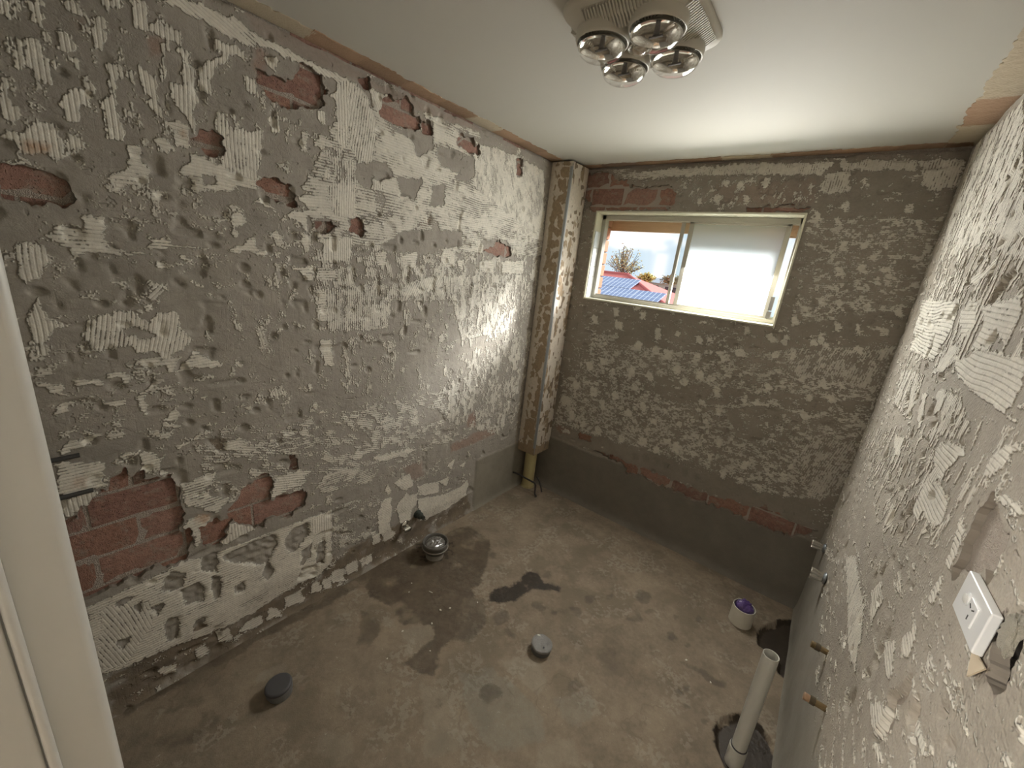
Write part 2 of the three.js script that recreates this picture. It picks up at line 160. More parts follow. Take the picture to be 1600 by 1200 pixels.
  ['p', 7, 1888, 313, 1841, 330, 1844, 265, 1891, 237], ['p', 14, 1912, 160, 1891, 215, 1817, 192, 1829, 141], ['t', 50, 1912, 160, 1891, 215, 1817, 192, 1829, 141],
  ['t', 60, 2181, 385, 2161, 382, 2167, 297, 2187, 311], ['b', 0, 2575, 523, 2320, 534, 2273, 528, 1737, 497, 1737, 474, 2263, 498, 2334, 511, 2580, 486],
  ['a', 100, 90, 2164, 609, 2098, 567, 2071, 534, 2178, 516, 2197, 526], ['a', 86, 0, 2312, 674, 2258, 689, 2224, 664, 2253, 610, 2271, 549, 2298, 641],
  ['a', 78, 0, 2301, 838, 2251, 834, 2228, 759, 2155, 720, 2198, 670, 2288, 744], ['a', 75, 0, 2232, 843, 2184, 841, 2238, 780, 2297, 773], ['a', 88, 20, 2004, 646, 1984, 731, 1887, 761, 1857, 672, 1924, 670],
  ['o', 70, 2264, 692, 2223, 677, 2237, 649, 2261, 661], ['h', 2591, 778, 2572, 824, 2544, 852, 2494, 872, 2462, 916, 2431, 946, 2388, 902, 2313, 881, 2299, 829, 2307, 753, 2303, 710, 2317, 676, 2279, 597, 2299, 565, 2310, 519, 2356, 520, 2440, 531, 2514, 530, 2575, 523, 2626, 522],
  ['h', 2152, 683, 2099, 749, 2056, 777, 2012, 769, 2001, 710, 2012, 649, 1875, 640, 1850, 619, 1861, 543, 1955, 536, 2025, 559, 2042, 524, 2098, 567, 2157, 614, 2167, 655],
  ['h', 2253, 618, 2205, 664, 2163, 618, 2175, 560, 2210, 524, 2253, 548], ['h', 1916, 846, 1894, 801, 1883, 750, 1913, 742, 1930, 804], ['a', 100, 0, 2102, 755, 2059, 720, 2067, 709, 2101, 732],
  ['a', 95, 0, 2245, 110, 2204, 98, 2201, 43, 2242, 56], ['a', 95, 0, 2178, 56, 2131, 84, 2077, 75, 2080, 33, 2149, 44], ['a', 95, 0, 2052, 90, 2012, 71, 1998, 15, 2055, 36],
  ['a', 95, 0, 1976, 102, 1905, 99, 1889, 29, 1979, 47], ['a', 95, 0, 1849, 96, 1811, 83, 1807, 32, 1851, 50], ['a', 95, 0, 2320, 81, 2294, 89, 2278, 34, 2326, 24],
  ['a', 95, 0, 2441, 89, 2390, 72, 2400, 31, 2429, 38], ['a', 95, 0, 1796, 85, 1750, 79, 1757, 22, 1792, 34], ['a', 95, 0, 1745, 112, 1687, 88, 1688, 27, 1741, 36],
  ['a', 95, 0, 1665, 100, 1598, 84, 1609, 27, 1660, 34], ['b', 0, 1740, 517, 1439, 475, 1411, 351, 1464, 145, 1738, 196], ['a', 30, 0, 1732, 486, 1439, 445, 1437, 363, 1496, 204, 1729, 229],
  ['a', 95, 0, 1429, 471, 1417, 491, 1391, 425, 1418, 421], ['a', 95, 0, 1438, 404, 1391, 394, 1396, 195, 1356, 131, 1421, 121, 1465, 209, 1478, 340], ['a', 95, 0, 1351, 324, 1285, 381, 1261, 349, 1201, 346, 1209, 260, 1245, 254, 1253, 180, 1324, 192],
  ['a', 95, 0, 1199, 301, 972, 239, 826, 240, 766, 266, 753, 147, 962, 113, 1126, 118, 1181, 202], ['a', 95, 0, 1377, 481, 1267, 501, 1240, 405, 1297, 397],
  ['a', 95, 0, 975, 439, 907, 473, 930, 412], ['a', 95, 0, 857, 409, 797, 413, 825, 386], ['a', 95, 0, 791, 494, 756, 459, 769, 439], ['a', 95, 0, 1516, 204, 1465, 199, 1464, 134, 1505, 146],
  ['a', 95, 0, 1203, 391, 1036, 358, 1030, 275, 1188, 318], ['a', 95, 0, 1036, 358, 954, 362, 963, 294], ['a', 95, 0, 1660, 98, 1603, 106, 1604, 54], ['a', 95, 0, 1594, 90, 1515, 87, 1514, 43, 1574, 36],
  ['a', 95, 0, 1343, 79, 1308, 83, 1307, 36], ['a', 42, 0, 1467, 907, 1228, 871, 1210, 748, 1465, 799], ['a', 76, 0, 1521, 688, 1275, 667, 1227, 632, 1462, 640],
  ['a', 52, 0, 1752, 680, 1594, 676, 1463, 649, 1519, 536, 1786, 589, 1808, 633], ['a', 45, 0, 2000, 904, 1884, 908, 1800, 884, 1758, 799, 1712, 734, 1861, 792],
  ['b', 0, 747, 523, 223, 502, 123, -41, 766, 113, 739, 306], ['t', 75, 946, 588, 711, 613, 505, 582, 499, 543, 749, 535, 941, 536], ['t', 80, 826, 757, 743, 777, 729, 663, 811, 680],
  ['t', 50, 1326, 563, 1176, 553, 1163, 430, 1242, 449], ['p', 5, 1194, 663, 1151, 650, 1141, 476, 1172, 487], ['d', 85, 2568, 162, 2325, 185, 1985, 215, 1594, 194, 1254, 191, 755, 160, 703, -20, 1246, 3, 1632, -13, 2054, -33, 2345, -18, 2576, -3],
  ['a', 93, 0, 1509, 1703, 1461, 1716, 1459, 1658, 1499, 1651], ['a', 93, 0, 1378, 1698, 1279, 1732, 1287, 1652, 1355, 1674], ['a', 93, 0, 1109, 1748, 1029, 1755, 1022, 1678, 1096, 1673],
  ['a', 93, 0, 997, 1709, 955, 1722, 963, 1661], ['a', 93, 0, 802, 1724, 702, 1731, 693, 1666, 794, 1666], ['a', 93, 0, 615, 1738, 405, 1753, 390, 1676, 604, 1671],
  ['a', 93, 0, 1778, 1532, 1747, 1517, 1749, 1408, 1774, 1409], ['a', 93, 0, 1776, 1329, 1726, 1325, 1720, 1207, 1754, 1211], ['a', 93, 0, 1830, 1138, 1814, 1135, 1815, 1110, 1827, 1112],
  ['a', 93, 0, 1817, 1045, 1796, 1046, 1801, 1020], ['a', 56, 90, 1738, 1548, 1447, 1556, 1425, 1504, 1443, 1360, 1742, 1359], ['a', 72, 60, 1340, 1568, 1113, 1633, 1096, 1576, 1280, 1514, 1349, 1514],
  ['a', 55, 85, 1059, 1626, 389, 1670, 358, 1511, 525, 1288, 924, 1267, 1002, 1455], ['a', 60, 0, 1376, 970, 1237, 886, 1232, 794, 1361, 860], ['p', 8, 1982, 1366, 1965, 1365, 1967, 1328, 1981, 1329],
  ['p', 6, 1902, 1399, 1869, 1397, 1878, 1367], ['p', 6, 1881, 1211, 1872, 1210, 1873, 1178, 1882, 1179], ['p', 5, 1924, 1501, 1914, 1501, 1916, 1465, 1926, 1465],
  ['p', 5, 1876, 1501, 1867, 1501, 1869, 1465, 1877, 1465], ['p', 6, 1811, 1554, 1800, 1554, 1802, 1513, 1813, 1513], ['p', 6, 1995, 1086, 1984, 1092, 1980, 1051, 1993, 1058],
];
const BACK_MARKS = [
  ['a', 32, 0, 1460, 2114, 1942, 2121, 1972, 1741, 1514, 1570, 1505, 1777], ['a', 20, 60, 724, 2295, 1430, 2308, 1434, 2172, 1002, 2172, 768, 2227], ['a', 80, 0, 461, 2360, 849, 2369, 860, 2324, 503, 2316],
  ['a', 84, 90, 849, 2369, 1128, 2374, 1375, 2361, 1495, 2360, 1470, 2306, 1142, 2317, 860, 2322], ['a', 86, 90, 1515, 2359, 1795, 2358, 1808, 2311, 1563, 2319],
  ['a', 80, 90, 1484, 2311, 1568, 2319, 1588, 2226, 1504, 2217, 1471, 2228], ['a', 78, 90, 1807, 2357, 1946, 2340, 1953, 2240, 1866, 2222, 1827, 2273], ['a', 55, 0, 171, 2417, 456, 2388, 506, 2302, 436, 2318, 305, 2374],
  ['h', 154, 2358, 305, 2374, 375, 2327, 463, 2310, 444, 2282, 560, 2272, 726, 2287, 768, 2227, 770, 2151, 556, 2136, 223, 2129, 154, 2250], ['h', 1160, 2144, 1204, 2162, 1328, 2169, 1437, 2162, 1444, 2135, 1175, 2132],
  ['t', 25, 978, 2275, 1436, 2285, 1465, 2172, 1002, 2172], ['a', 90, 10, 830, 2362, 846, 2368, 872, 2361, 878, 2331, 841, 2336], ['a', 90, 10, 1100, 2361, 1109, 2367, 1127, 2361, 1128, 2334, 1103, 2338],
  ['a', 90, 10, 1521, 2361, 1528, 2369, 1545, 2362, 1555, 2324, 1532, 2330], ['a', 90, 10, 1006, 2292, 1020, 2298, 1045, 2292, 1052, 2261, 1017, 2266], ['a', 90, 10, 1096, 2283, 1103, 2293, 1120, 2285, 1129, 2237, 1107, 2243],
  ['a', 90, 10, 1209, 2291, 1219, 2301, 1239, 2292, 1245, 2248, 1217, 2254], ['a', 90, 10, 1145, 2208, 1151, 2219, 1167, 2211, 1175, 2161, 1154, 2167], ['a', 90, 10, 900, 2197, 911, 2204, 931, 2198, 934, 2166, 907, 2170],
  ['a', 90, 10, 991, 2212, 1000, 2222, 1020, 2214, 1030, 2173, 1003, 2178], ['a', 90, 10, 1623, 2275, 1631, 2282, 1646, 2276, 1655, 2243, 1633, 2248], ['a', 90, 10, 1575, 2171, 1585, 2178, 1602, 2173, 1610, 2143, 1586, 2147],
  ['a', 90, 10, 1806, 2161, 1814, 2168, 1831, 2163, 1837, 2134, 1814, 2137], ['a', 90, 10, 1569, 2105, 1578, 2113, 1596, 2107, 1603, 2074, 1579, 2077], ['a', 90, 10, 1785, 2104, 1792, 2112, 1808, 2106, 1817, 2074, 1796, 2077],
  ['a', 90, 10, 1865, 2097, 1870, 2106, 1882, 2100, 1892, 2063, 1876, 2066], ['a', 90, 10, 1613, 1996, 1621, 2007, 1639, 2000, 1651, 1955, 1626, 1959], ['a', 90, 10, 1701, 1994, 1708, 2001, 1723, 1997, 1726, 1970, 1706, 1972],
  ['a', 90, 10, 1779, 1999, 1784, 2006, 1795, 2002, 1802, 1974, 1788, 1976], ['a', 90, 10, 1628, 1879, 1637, 1891, 1658, 1884, 1670, 1840, 1642, 1843], ['a', 90, 10, 1718, 1893, 1725, 1904, 1742, 1897, 1752, 1854, 1730, 1857],
  ['a', 90, 10, 1798, 1894, 1808, 1901, 1826, 1898, 1833, 1872, 1807, 1873], ['a', 90, 10, 1786, 1720, 1793, 1728, 1807, 1725, 1815, 1693, 1796, 1694], ['a', 90, 10, 1675, 1715, 1682, 1727, 1699, 1721, 1708, 1676, 1685, 1678],
  ['a', 90, 10, 1900, 1717, 1906, 1727, 1920, 1722, 1930, 1682, 1912, 1684], ['a', 90, 10, 1511, 1612, 1520, 1623, 1538, 1619, 1548, 1577, 1523, 1578], ['a', 90, 10, 1696, 1612, 1704, 1624, 1723, 1619, 1734, 1576, 1709, 1576],
  ['a', 90, 10, 1784, 1616, 1787, 1629, 1800, 1622, 1811, 1574, 1794, 1577], ['a', 90, 10, 1872, 1615, 1881, 1624, 1898, 1621, 1907, 1589, 1883, 1588], ['a', 90, 10, 1602, 1726, 1609, 1736, 1624, 1731, 1630, 1695, 1610, 1697],
  ['a', 90, 10, 697, 1510, 710, 1523, 734, 1519, 739, 1473, 706, 1474], ['a', 90, 10, 504, 1507, 518, 1521, 545, 1516, 554, 1466, 518, 1466], ['a', 90, 10, 357, 1438, 372, 1450, 397, 1446, 405, 1406, 370, 1405],
  ['a', 90, 10, 561, 1422, 572, 1435, 593, 1430, 595, 1383, 566, 1383], ['a', 90, 10, 1432, 1502, 1444, 1514, 1466, 1511, 1477, 1471, 1446, 1470], ['a', 90, 10, 1500, 1510, 1507, 1522, 1523, 1517, 1530, 1473, 1508, 1474],
  ['a', 90, 10, 1065, 1519, 1077, 1533, 1101, 1528, 1106, 1475, 1073, 1476], ['a', 90, 10, 1313, 1517, 1319, 1529, 1335, 1523, 1343, 1478, 1322, 1479], ['a', 90, 10, 1650, 1545, 1656, 1556, 1671, 1551, 1681, 1510, 1662, 1511],
  ['a', 90, 10, 1477, 2126, 1488, 2134, 1507, 2129, 1512, 2094, 1486, 2098], ['a', 90, 10, 1788, 2292, 1797, 2298, 1815, 2293, 1816, 2269, 1793, 2273], ['a', 90, 10, 813, 1424, 825, 1442, 851, 1435, 863, 1370, 828, 1371],
  ['a', 90, 10, 649, 1568, 664, 1582, 691, 1577, 694, 1530, 656, 1530], ['a', 90, 10, 970, 1437, 980, 1449, 1000, 1445, 1008, 1404, 982, 1404], ['a', 38, 5, 206, 921, 566, 1280, 943, 1314, 1444, 1421, 1943, 1548, 1954, 1423, 1963, 840, 1887, 674, 1645, 614, 1281, 631, 826, 609, 187, 557],
  ['a', 48, 80, 1733, 1003, 1941, 1053, 1963, 840, 1887, 674, 1768, 754], ['a', 45, 80, 1538, 1453, 1943, 1548, 1938, 1308, 1757, 1339, 1570, 1327], ['b', 10, 679, 1107, 981, 1138, 1164, 1144, 1395, 1180, 1329, 1067, 1014, 987, 848, 1029],
  ['b', 10, 1338, 1029, 1478, 1112, 1620, 1130, 1570, 917, 1419, 889], ['b', 10, 1497, 1208, 1887, 1248, 1889, 1178, 1620, 1130], ['b', 10, 217, 1193, 503, 1267, 397, 1102, 250, 1000],
  ['b', 10, 903, 1499, 1418, 1525, 1441, 1432, 940, 1328], ['a', 40, 0, 397, 1102, 543, 1229, 582, 1358, 361, 1301], ['a', 93, 8, 358, 1428, 373, 1443, 401, 1438, 411, 1387, 373, 1387],
  ['a', 93, 8, 537, 1428, 547, 1442, 567, 1436, 578, 1385, 550, 1387], ['a', 93, 8, 942, 1430, 953, 1440, 973, 1437, 977, 1405, 949, 1403], ['a', 93, 8, 828, 1396, 837, 1407, 856, 1403, 863, 1366, 838, 1366],
  ['a', 93, 8, 1069, 1425, 1081, 1439, 1105, 1435, 1111, 1388, 1078, 1387], ['a', 93, 8, 1132, 1431, 1143, 1440, 1162, 1439, 1165, 1409, 1138, 1408], ['a', 93, 8, 1309, 1509, 1320, 1518, 1341, 1516, 1347, 1489, 1318, 1487],
  ['a', 93, 8, 1426, 1504, 1437, 1516, 1460, 1513, 1467, 1474, 1436, 1473], ['a', 93, 8, 1498, 1498, 1506, 1511, 1524, 1506, 1536, 1459, 1512, 1459], ['a', 93, 8, 1625, 1512, 1633, 1522, 1649, 1519, 1658, 1485, 1637, 1485],
  ['a', 93, 8, 1683, 1504, 1690, 1512, 1706, 1511, 1711, 1483, 1690, 1482], ['a', 93, 8, 1809, 1511, 1818, 1521, 1836, 1519, 1841, 1484, 1817, 1483], ['a', 93, 8, 706, 1311, 722, 1326, 751, 1323, 753, 1274, 714, 1272],
  ['a', 93, 8, 826, 1307, 840, 1322, 866, 1319, 877, 1270, 840, 1268], ['a', 93, 8, 481, 1153, 500, 1168, 532, 1167, 534, 1124, 489, 1118], ['a', 93, 8, 900, 1304, 916, 1321, 946, 1318, 951, 1261, 910, 1258],
  ['a', 93, 8, 1089, 1317, 1100, 1328, 1121, 1326, 1129, 1293, 1101, 1290], ['a', 93, 8, 1229, 1329, 1238, 1340, 1256, 1337, 1258, 1301, 1234, 1300], ['a', 93, 8, 1301, 1392, 1314, 1404, 1338, 1402, 1344, 1363, 1311, 1360],
  ['a', 93, 8, 1467, 1423, 1478, 1436, 1500, 1433, 1510, 1390, 1480, 1388], ['a', 93, 8, 1552, 1427, 1559, 1437, 1575, 1434, 1582, 1399, 1560, 1398], ['a', 93, 8, 977, 1211, 992, 1225, 1019, 1224, 1021, 1179, 984, 1175],
  ['a', 93, 8, 686, 1130, 704, 1149, 737, 1146, 747, 1088, 702, 1083], ['a', 93, 8, 818, 1128, 834, 1143, 862, 1142, 871, 1097, 832, 1092], ['a', 93, 8, 1119, 1214, 1129, 1229, 1151, 1225, 1160, 1174, 1131, 1173],
  ['a', 93, 8, 1191, 1206, 1205, 1219, 1231, 1219, 1234, 1181, 1198, 1176], ['a', 93, 8, 1628, 1312, 1634, 1321, 1647, 1319, 1653, 1286, 1635, 1285], ['a', 93, 8, 1712, 1315, 1720, 1328, 1740, 1325, 1750, 1280, 1724, 1278],
  ['a', 93, 8, 1791, 1321, 1797, 1332, 1811, 1329, 1821, 1293, 1802, 1292], ['a', 93, 8, 1038, 1139, 1054, 1153, 1083, 1153, 1088, 1114, 1048, 1108], ['a', 93, 8, 738, 1028, 751, 1040, 773, 1039, 778, 1002, 747, 998],
  ['a', 93, 8, 1231, 1141, 1244, 1158, 1269, 1155, 1281, 1101, 1246, 1098], ['a', 93, 8, 1483, 1228, 1491, 1242, 1509, 1238, 1518, 1192, 1494, 1191], ['a', 93, 8, 1394, 1133, 1400, 1148, 1415, 1143, 1424, 1090, 1404, 1090],
  ['a', 93, 8, 1455, 1124, 1464, 1134, 1481, 1133, 1488, 1103, 1465, 1099], ['a', 93, 8, 1168, 1046, 1180, 1059, 1202, 1059, 1206, 1021, 1175, 1017], ['a', 93, 8, 1683, 1221, 1691, 1230, 1705, 1229, 1709, 1202, 1689, 1200],
  ['a', 93, 8, 1770, 1241, 1777, 1254, 1795, 1251, 1805, 1209, 1782, 1207], ['a', 93, 8, 531, 848, 541, 866, 563, 861, 573, 801, 544, 799], ['a', 93, 8, 825, 916, 835, 930, 854, 927, 860, 882, 834, 879],
  ['a', 93, 8, 1275, 1018, 1286, 1032, 1308, 1031, 1311, 987, 1281, 982], ['a', 93, 8, 723, 835, 740, 851, 771, 853, 777, 810, 735, 802], ['a', 93, 8, 1225, 930, 1233, 942, 1250, 940, 1259, 901, 1237, 898],
  ['a', 93, 8, 913, 832, 926, 846, 949, 847, 955, 807, 923, 801], ['a', 93, 8, 1684, 1125, 1694, 1137, 1715, 1138, 1718, 1102, 1689, 1097], ['a', 93, 8, 1080, 870, 1089, 881, 1107, 881, 1109, 848, 1085, 844],
  ['a', 93, 8, 965, 645, 979, 660, 1005, 663, 1007, 621, 971, 612], ['a', 93, 8, 1084, 712, 1094, 730, 1116, 727, 1124, 672, 1095, 667], ['a', 93, 8, 1199, 702, 1207, 714, 1224, 714, 1231, 680, 1208, 676],
  ['a', 93, 8, 1297, 726, 1305, 738, 1322, 738, 1325, 702, 1302, 697], ['a', 93, 8, 1390, 651, 1397, 667, 1414, 664, 1425, 615, 1403, 611], ['a', 93, 8, 1485, 643, 1495, 657, 1514, 658, 1518, 619, 1492, 612],
  ['a', 93, 8, 1484, 747, 1493, 762, 1512, 761, 1519, 716, 1493, 711], ['a', 93, 8, 1589, 634, 1595, 648, 1610, 646, 1619, 603, 1600, 599], ['a', 93, 8, 1676, 747, 1685, 765, 1704, 763, 1712, 709, 1686, 704],
  ['a', 93, 8, 1722, 643, 1728, 659, 1743, 656, 1755, 604, 1735, 601], ['a', 93, 8, 1698, 817, 1705, 828, 1721, 828, 1727, 797, 1707, 793], ['a', 93, 8, 1822, 712, 1831, 727, 1850, 728, 1857, 688, 1832, 682],
  ['a', 93, 8, 1422, 554, 1432, 568, 1452, 570, 1454, 533, 1427, 525], ['a', 93, 8, 1491, 541, 1501, 555, 1521, 557, 1523, 519, 1496, 511], ['a', 93, 8, 1021, 728, 1035, 742, 1059, 744, 1063, 707, 1030, 700],
  ['a', 93, 8, 862, 677, 880, 698, 913, 699, 915, 639, 870, 630], ['a', 93, 8, 400, 645, 417, 662, 445, 663, 447, 617, 408, 609], ['a', 93, 8, 525, 640, 543, 660, 574, 660, 585, 605, 541, 597],
  ['a', 93, 8, 300, 692, 314, 713, 341, 709, 350, 641, 314, 638], ['a', 93, 8, 271, 529, 292, 548, 328, 552, 323, 502, 273, 490], ['a', 93, 8, 1322, 832, 1330, 848, 1347, 844, 1355, 788, 1331, 787],
  ['a', 93, 8, 721, 643, 731, 662, 752, 658, 762, 598, 733, 595], ['a', 93, 8, 379, 1102, 397, 1119, 429, 1117, 430, 1060, 386, 1056], ['a', 93, 8, 568, 1096, 579, 1109, 599, 1106, 604, 1061, 576, 1059],
  ['a', 93, 8, 290, 929, 310, 948, 344, 947, 350, 890, 302, 884], ['a', 93, 8, 437, 920, 456, 940, 490, 939, 497, 878, 450, 872], ['a', 93, 8, 607, 932, 624, 949, 655, 948, 658, 899, 615, 892],
  ['a', 93, 8, 212, 789, 237, 812, 279, 812, 290, 747, 232, 738], ['b', 0, 32, 466, 405, 541, 512, 562, 766, 587, 1288, 603, 1581, 599, 1844, 653, 1898, 501, 1607, 494, 788, 473, 510, 473, 46, 374],
  ['t', -60, 904, 578, 945, 588, 955, 539, 914, 529], ['t', -60, 987, 579, 1027, 588, 1037, 540, 998, 531], ['t', -60, 1048, 571, 1087, 580, 1097, 533, 1058, 523],
  ['t', -60, 1175, 575, 1211, 584, 1221, 539, 1185, 529], ['t', -60, 1251, 569, 1286, 578, 1296, 533, 1261, 523], ['t', -60, 837, 560, 879, 570, 889, 521, 847, 511],
  ['h', 500, 478, 796, 476, 1126, 470, 1358, 465, 1606, 501, 1660, 552, 1682, 517, 1923, 501, 1842, 425, 1752, 407, 1640, 406, 1584, 399, 1494, 422, 1360, 402, 1269, 390, 1197, 405, 1010, 393, 945, 407, 812, 392, 803, 440],
  ['h', 402, 558, 501, 576, 513, 509, 412, 504], ['t', 60, 188, 548, 324, 567, 337, 517, 237, 500],
];
const RIGHT_MARKS = [
  ['a', 60, 90, 77, 2381, 636, 2344, 1291, 1834, 1054, 1873, 248, 1869, 125, 2123], ['a', 38, 85, 273, 1905, 894, 1925, 1291, 1834, 1565, 1620, 560, 1546, 415, 1481],
  ['a', 95, 20, 912, 1821, 1093, 1859, 1099, 1841, 971, 1800], ['a', 78, 0, 206, 1765, 888, 1755, 921, 1687, 857, 1580, 387, 1566, 281, 1657], ['a', 95, 0, 962, 1729, 1056, 1761, 1127, 1703, 1075, 1663],
  ['a', 90, 0, 1147, 1744, 1373, 1769, 1414, 1738, 1397, 1676, 1339, 1697, 1303, 1653, 1201, 1643, 1212, 1701], ['a', 92, 0, 1116, 1610, 1333, 1656, 1518, 1656, 1565, 1620, 1300, 1582],
  ['a', 95, 60, 919, 1551, 1010, 1638, 1091, 1639, 1026, 1566], ['a', 80, 90, 979, 1939, 1144, 1949, 1191, 1912, 1079, 1882], ['a', 85, 90, 653, 1981, 773, 2005, 881, 1964, 776, 1938],
  ['p', 20, 1178, 1755, 1188, 1804, 1229, 1828, 1250, 1807, 1217, 1771], ['p', 20, 1282, 1667, 1309, 1695, 1329, 1676], ['p', 8, 656, 1794, 700, 1808, 722, 1778],
  ['p', 10, 1316, 1789, 1330, 1803, 1367, 1774], ['p', 12, 888, 1942, 909, 1942, 920, 1931], ['a', 30, 85, -130, 1092, 1440, 1525, 1643, 1559, 1691, 1365, 1185, 1084],
  ['a', 93, 0, 1085, 1611, 1516, 1659, 1566, 1620, 1549, 1561, 1437, 1560, 1196, 1576], ['a', 55, 90, 367, 1482, 835, 1537, 843, 1381, 514, 1360], ['a', 95, 90, 1048, 1507, 1140, 1537, 1159, 1483, 1091, 1455],
  ['a', 55, 85, 1138, 1524, 1276, 1544, 1426, 1501, 1398, 1473, 1251, 1437], ['a', 97, 0, 1273, 1419, 1416, 1462, 1433, 1441, 1383, 1396, 1387, 1368, 1292, 1382],
  ['a', 97, 0, 1282, 1249, 1303, 1342, 1413, 1355, 1476, 1359, 1496, 1314, 1452, 1286, 1356, 1277, 1354, 1250], ['a', 97, 0, 1592, 1457, 1584, 1490, 1631, 1527, 1651, 1520, 1647, 1490, 1610, 1463],
  ['a', 97, 0, 1608, 1299, 1581, 1366, 1609, 1360, 1631, 1307, 1622, 1282, 1599, 1273], ['a', 97, 0, 1603, 1194, 1603, 1249, 1626, 1248, 1626, 1205], ['a', 97, 0, 1655, 1450, 1754, 1472, 1773, 1458, 1730, 1453],
  ['a', 97, 0, 1753, 1366, 1760, 1408, 1773, 1391, 1775, 1359], ['a', 97, 0, 1244, 963, 1279, 1026, 1368, 1020, 1337, 945], ['a', 70, 90, 724, 784, 923, 891, 1339, 875, 1241, 794],
  ['a', 90, 90, 962, 1410, 888, 1477, 946, 1488, 1033, 1398], ['a', 90, 90, 734, 1293, 885, 1327, 912, 1278, 849, 1257], ['a', 90, 90, 1085, 1111, 1086, 1175, 1119, 1175, 1130, 1117],
  ['h', 1640, 1282, 1635, 1334, 1618, 1393, 1643, 1441, 1717, 1431, 1757, 1410, 1766, 1358, 1714, 1324], ['p', 20, 1243, 1217, 1250, 1262, 1288, 1232], ['p', 20, 1127, 1423, 1134, 1458, 1161, 1445],
  ['p', 8, 1127, 986, 1122, 1016, 1154, 1019], ['p', 12, 1451, 1129, 1497, 1159, 1499, 1152], ['p', 8, 550, 1201, 622, 1232, 635, 1217], ['a', 95, 0, 1570, 1073, 1610, 1140, 1619, 1125, 1637, 1085, 1604, 1062],
  ['a', 95, 0, 1582, 890, 1613, 936, 1660, 962, 1665, 900], ['a', 95, 0, 1286, 946, 1326, 1019, 1362, 1002, 1350, 950], ['a', 95, 0, 1665, 887, 1740, 929, 1738, 919, 1674, 885],
  ['a', 80, 90, 761, 807, 939, 884, 1228, 904, 1398, 812, 1229, 774], ['a', 85, 0, 1483, 988, 1548, 1043, 1609, 1012, 1583, 982], ['a', 90, 90, 1757, 1061, 1796, 1083, 1857, 1083, 1847, 1070, 1791, 1057],
  ['p', 22, 1661, 888, 1665, 961, 1637, 980, 1664, 1019, 1699, 974, 1683, 908], ['p', 22, 1664, 1013, 1686, 1077, 1700, 1072, 1689, 1022], ['p', 22, 1736, 1038, 1746, 1065, 1741, 1087, 1773, 1079, 1768, 1047],
  ['p', 20, 1768, 1047, 1777, 1058, 1817, 1038, 1809, 1027], ['p', 8, 1826, 1132, 1828, 1164, 1840, 1161, 1835, 1135], ['p', 8, 1687, 1134, 1687, 1160, 1698, 1155],
  ['p', 7, 1758, 1114, 1757, 1138, 1765, 1143, 1768, 1119], ['p', 8, 1872, 1133, 1892, 1157, 1895, 1144], ['p', 12, 1457, 868, 1484, 901, 1503, 898], ['p', 6, 1473, 926, 1478, 1024, 1497, 1032, 1510, 932],
  ['h', 1843, 1292, 1853, 1339, 1894, 1363, 1911, 1349, 1918, 1305, 1907, 1269, 1891, 1260, 1864, 1278],
];
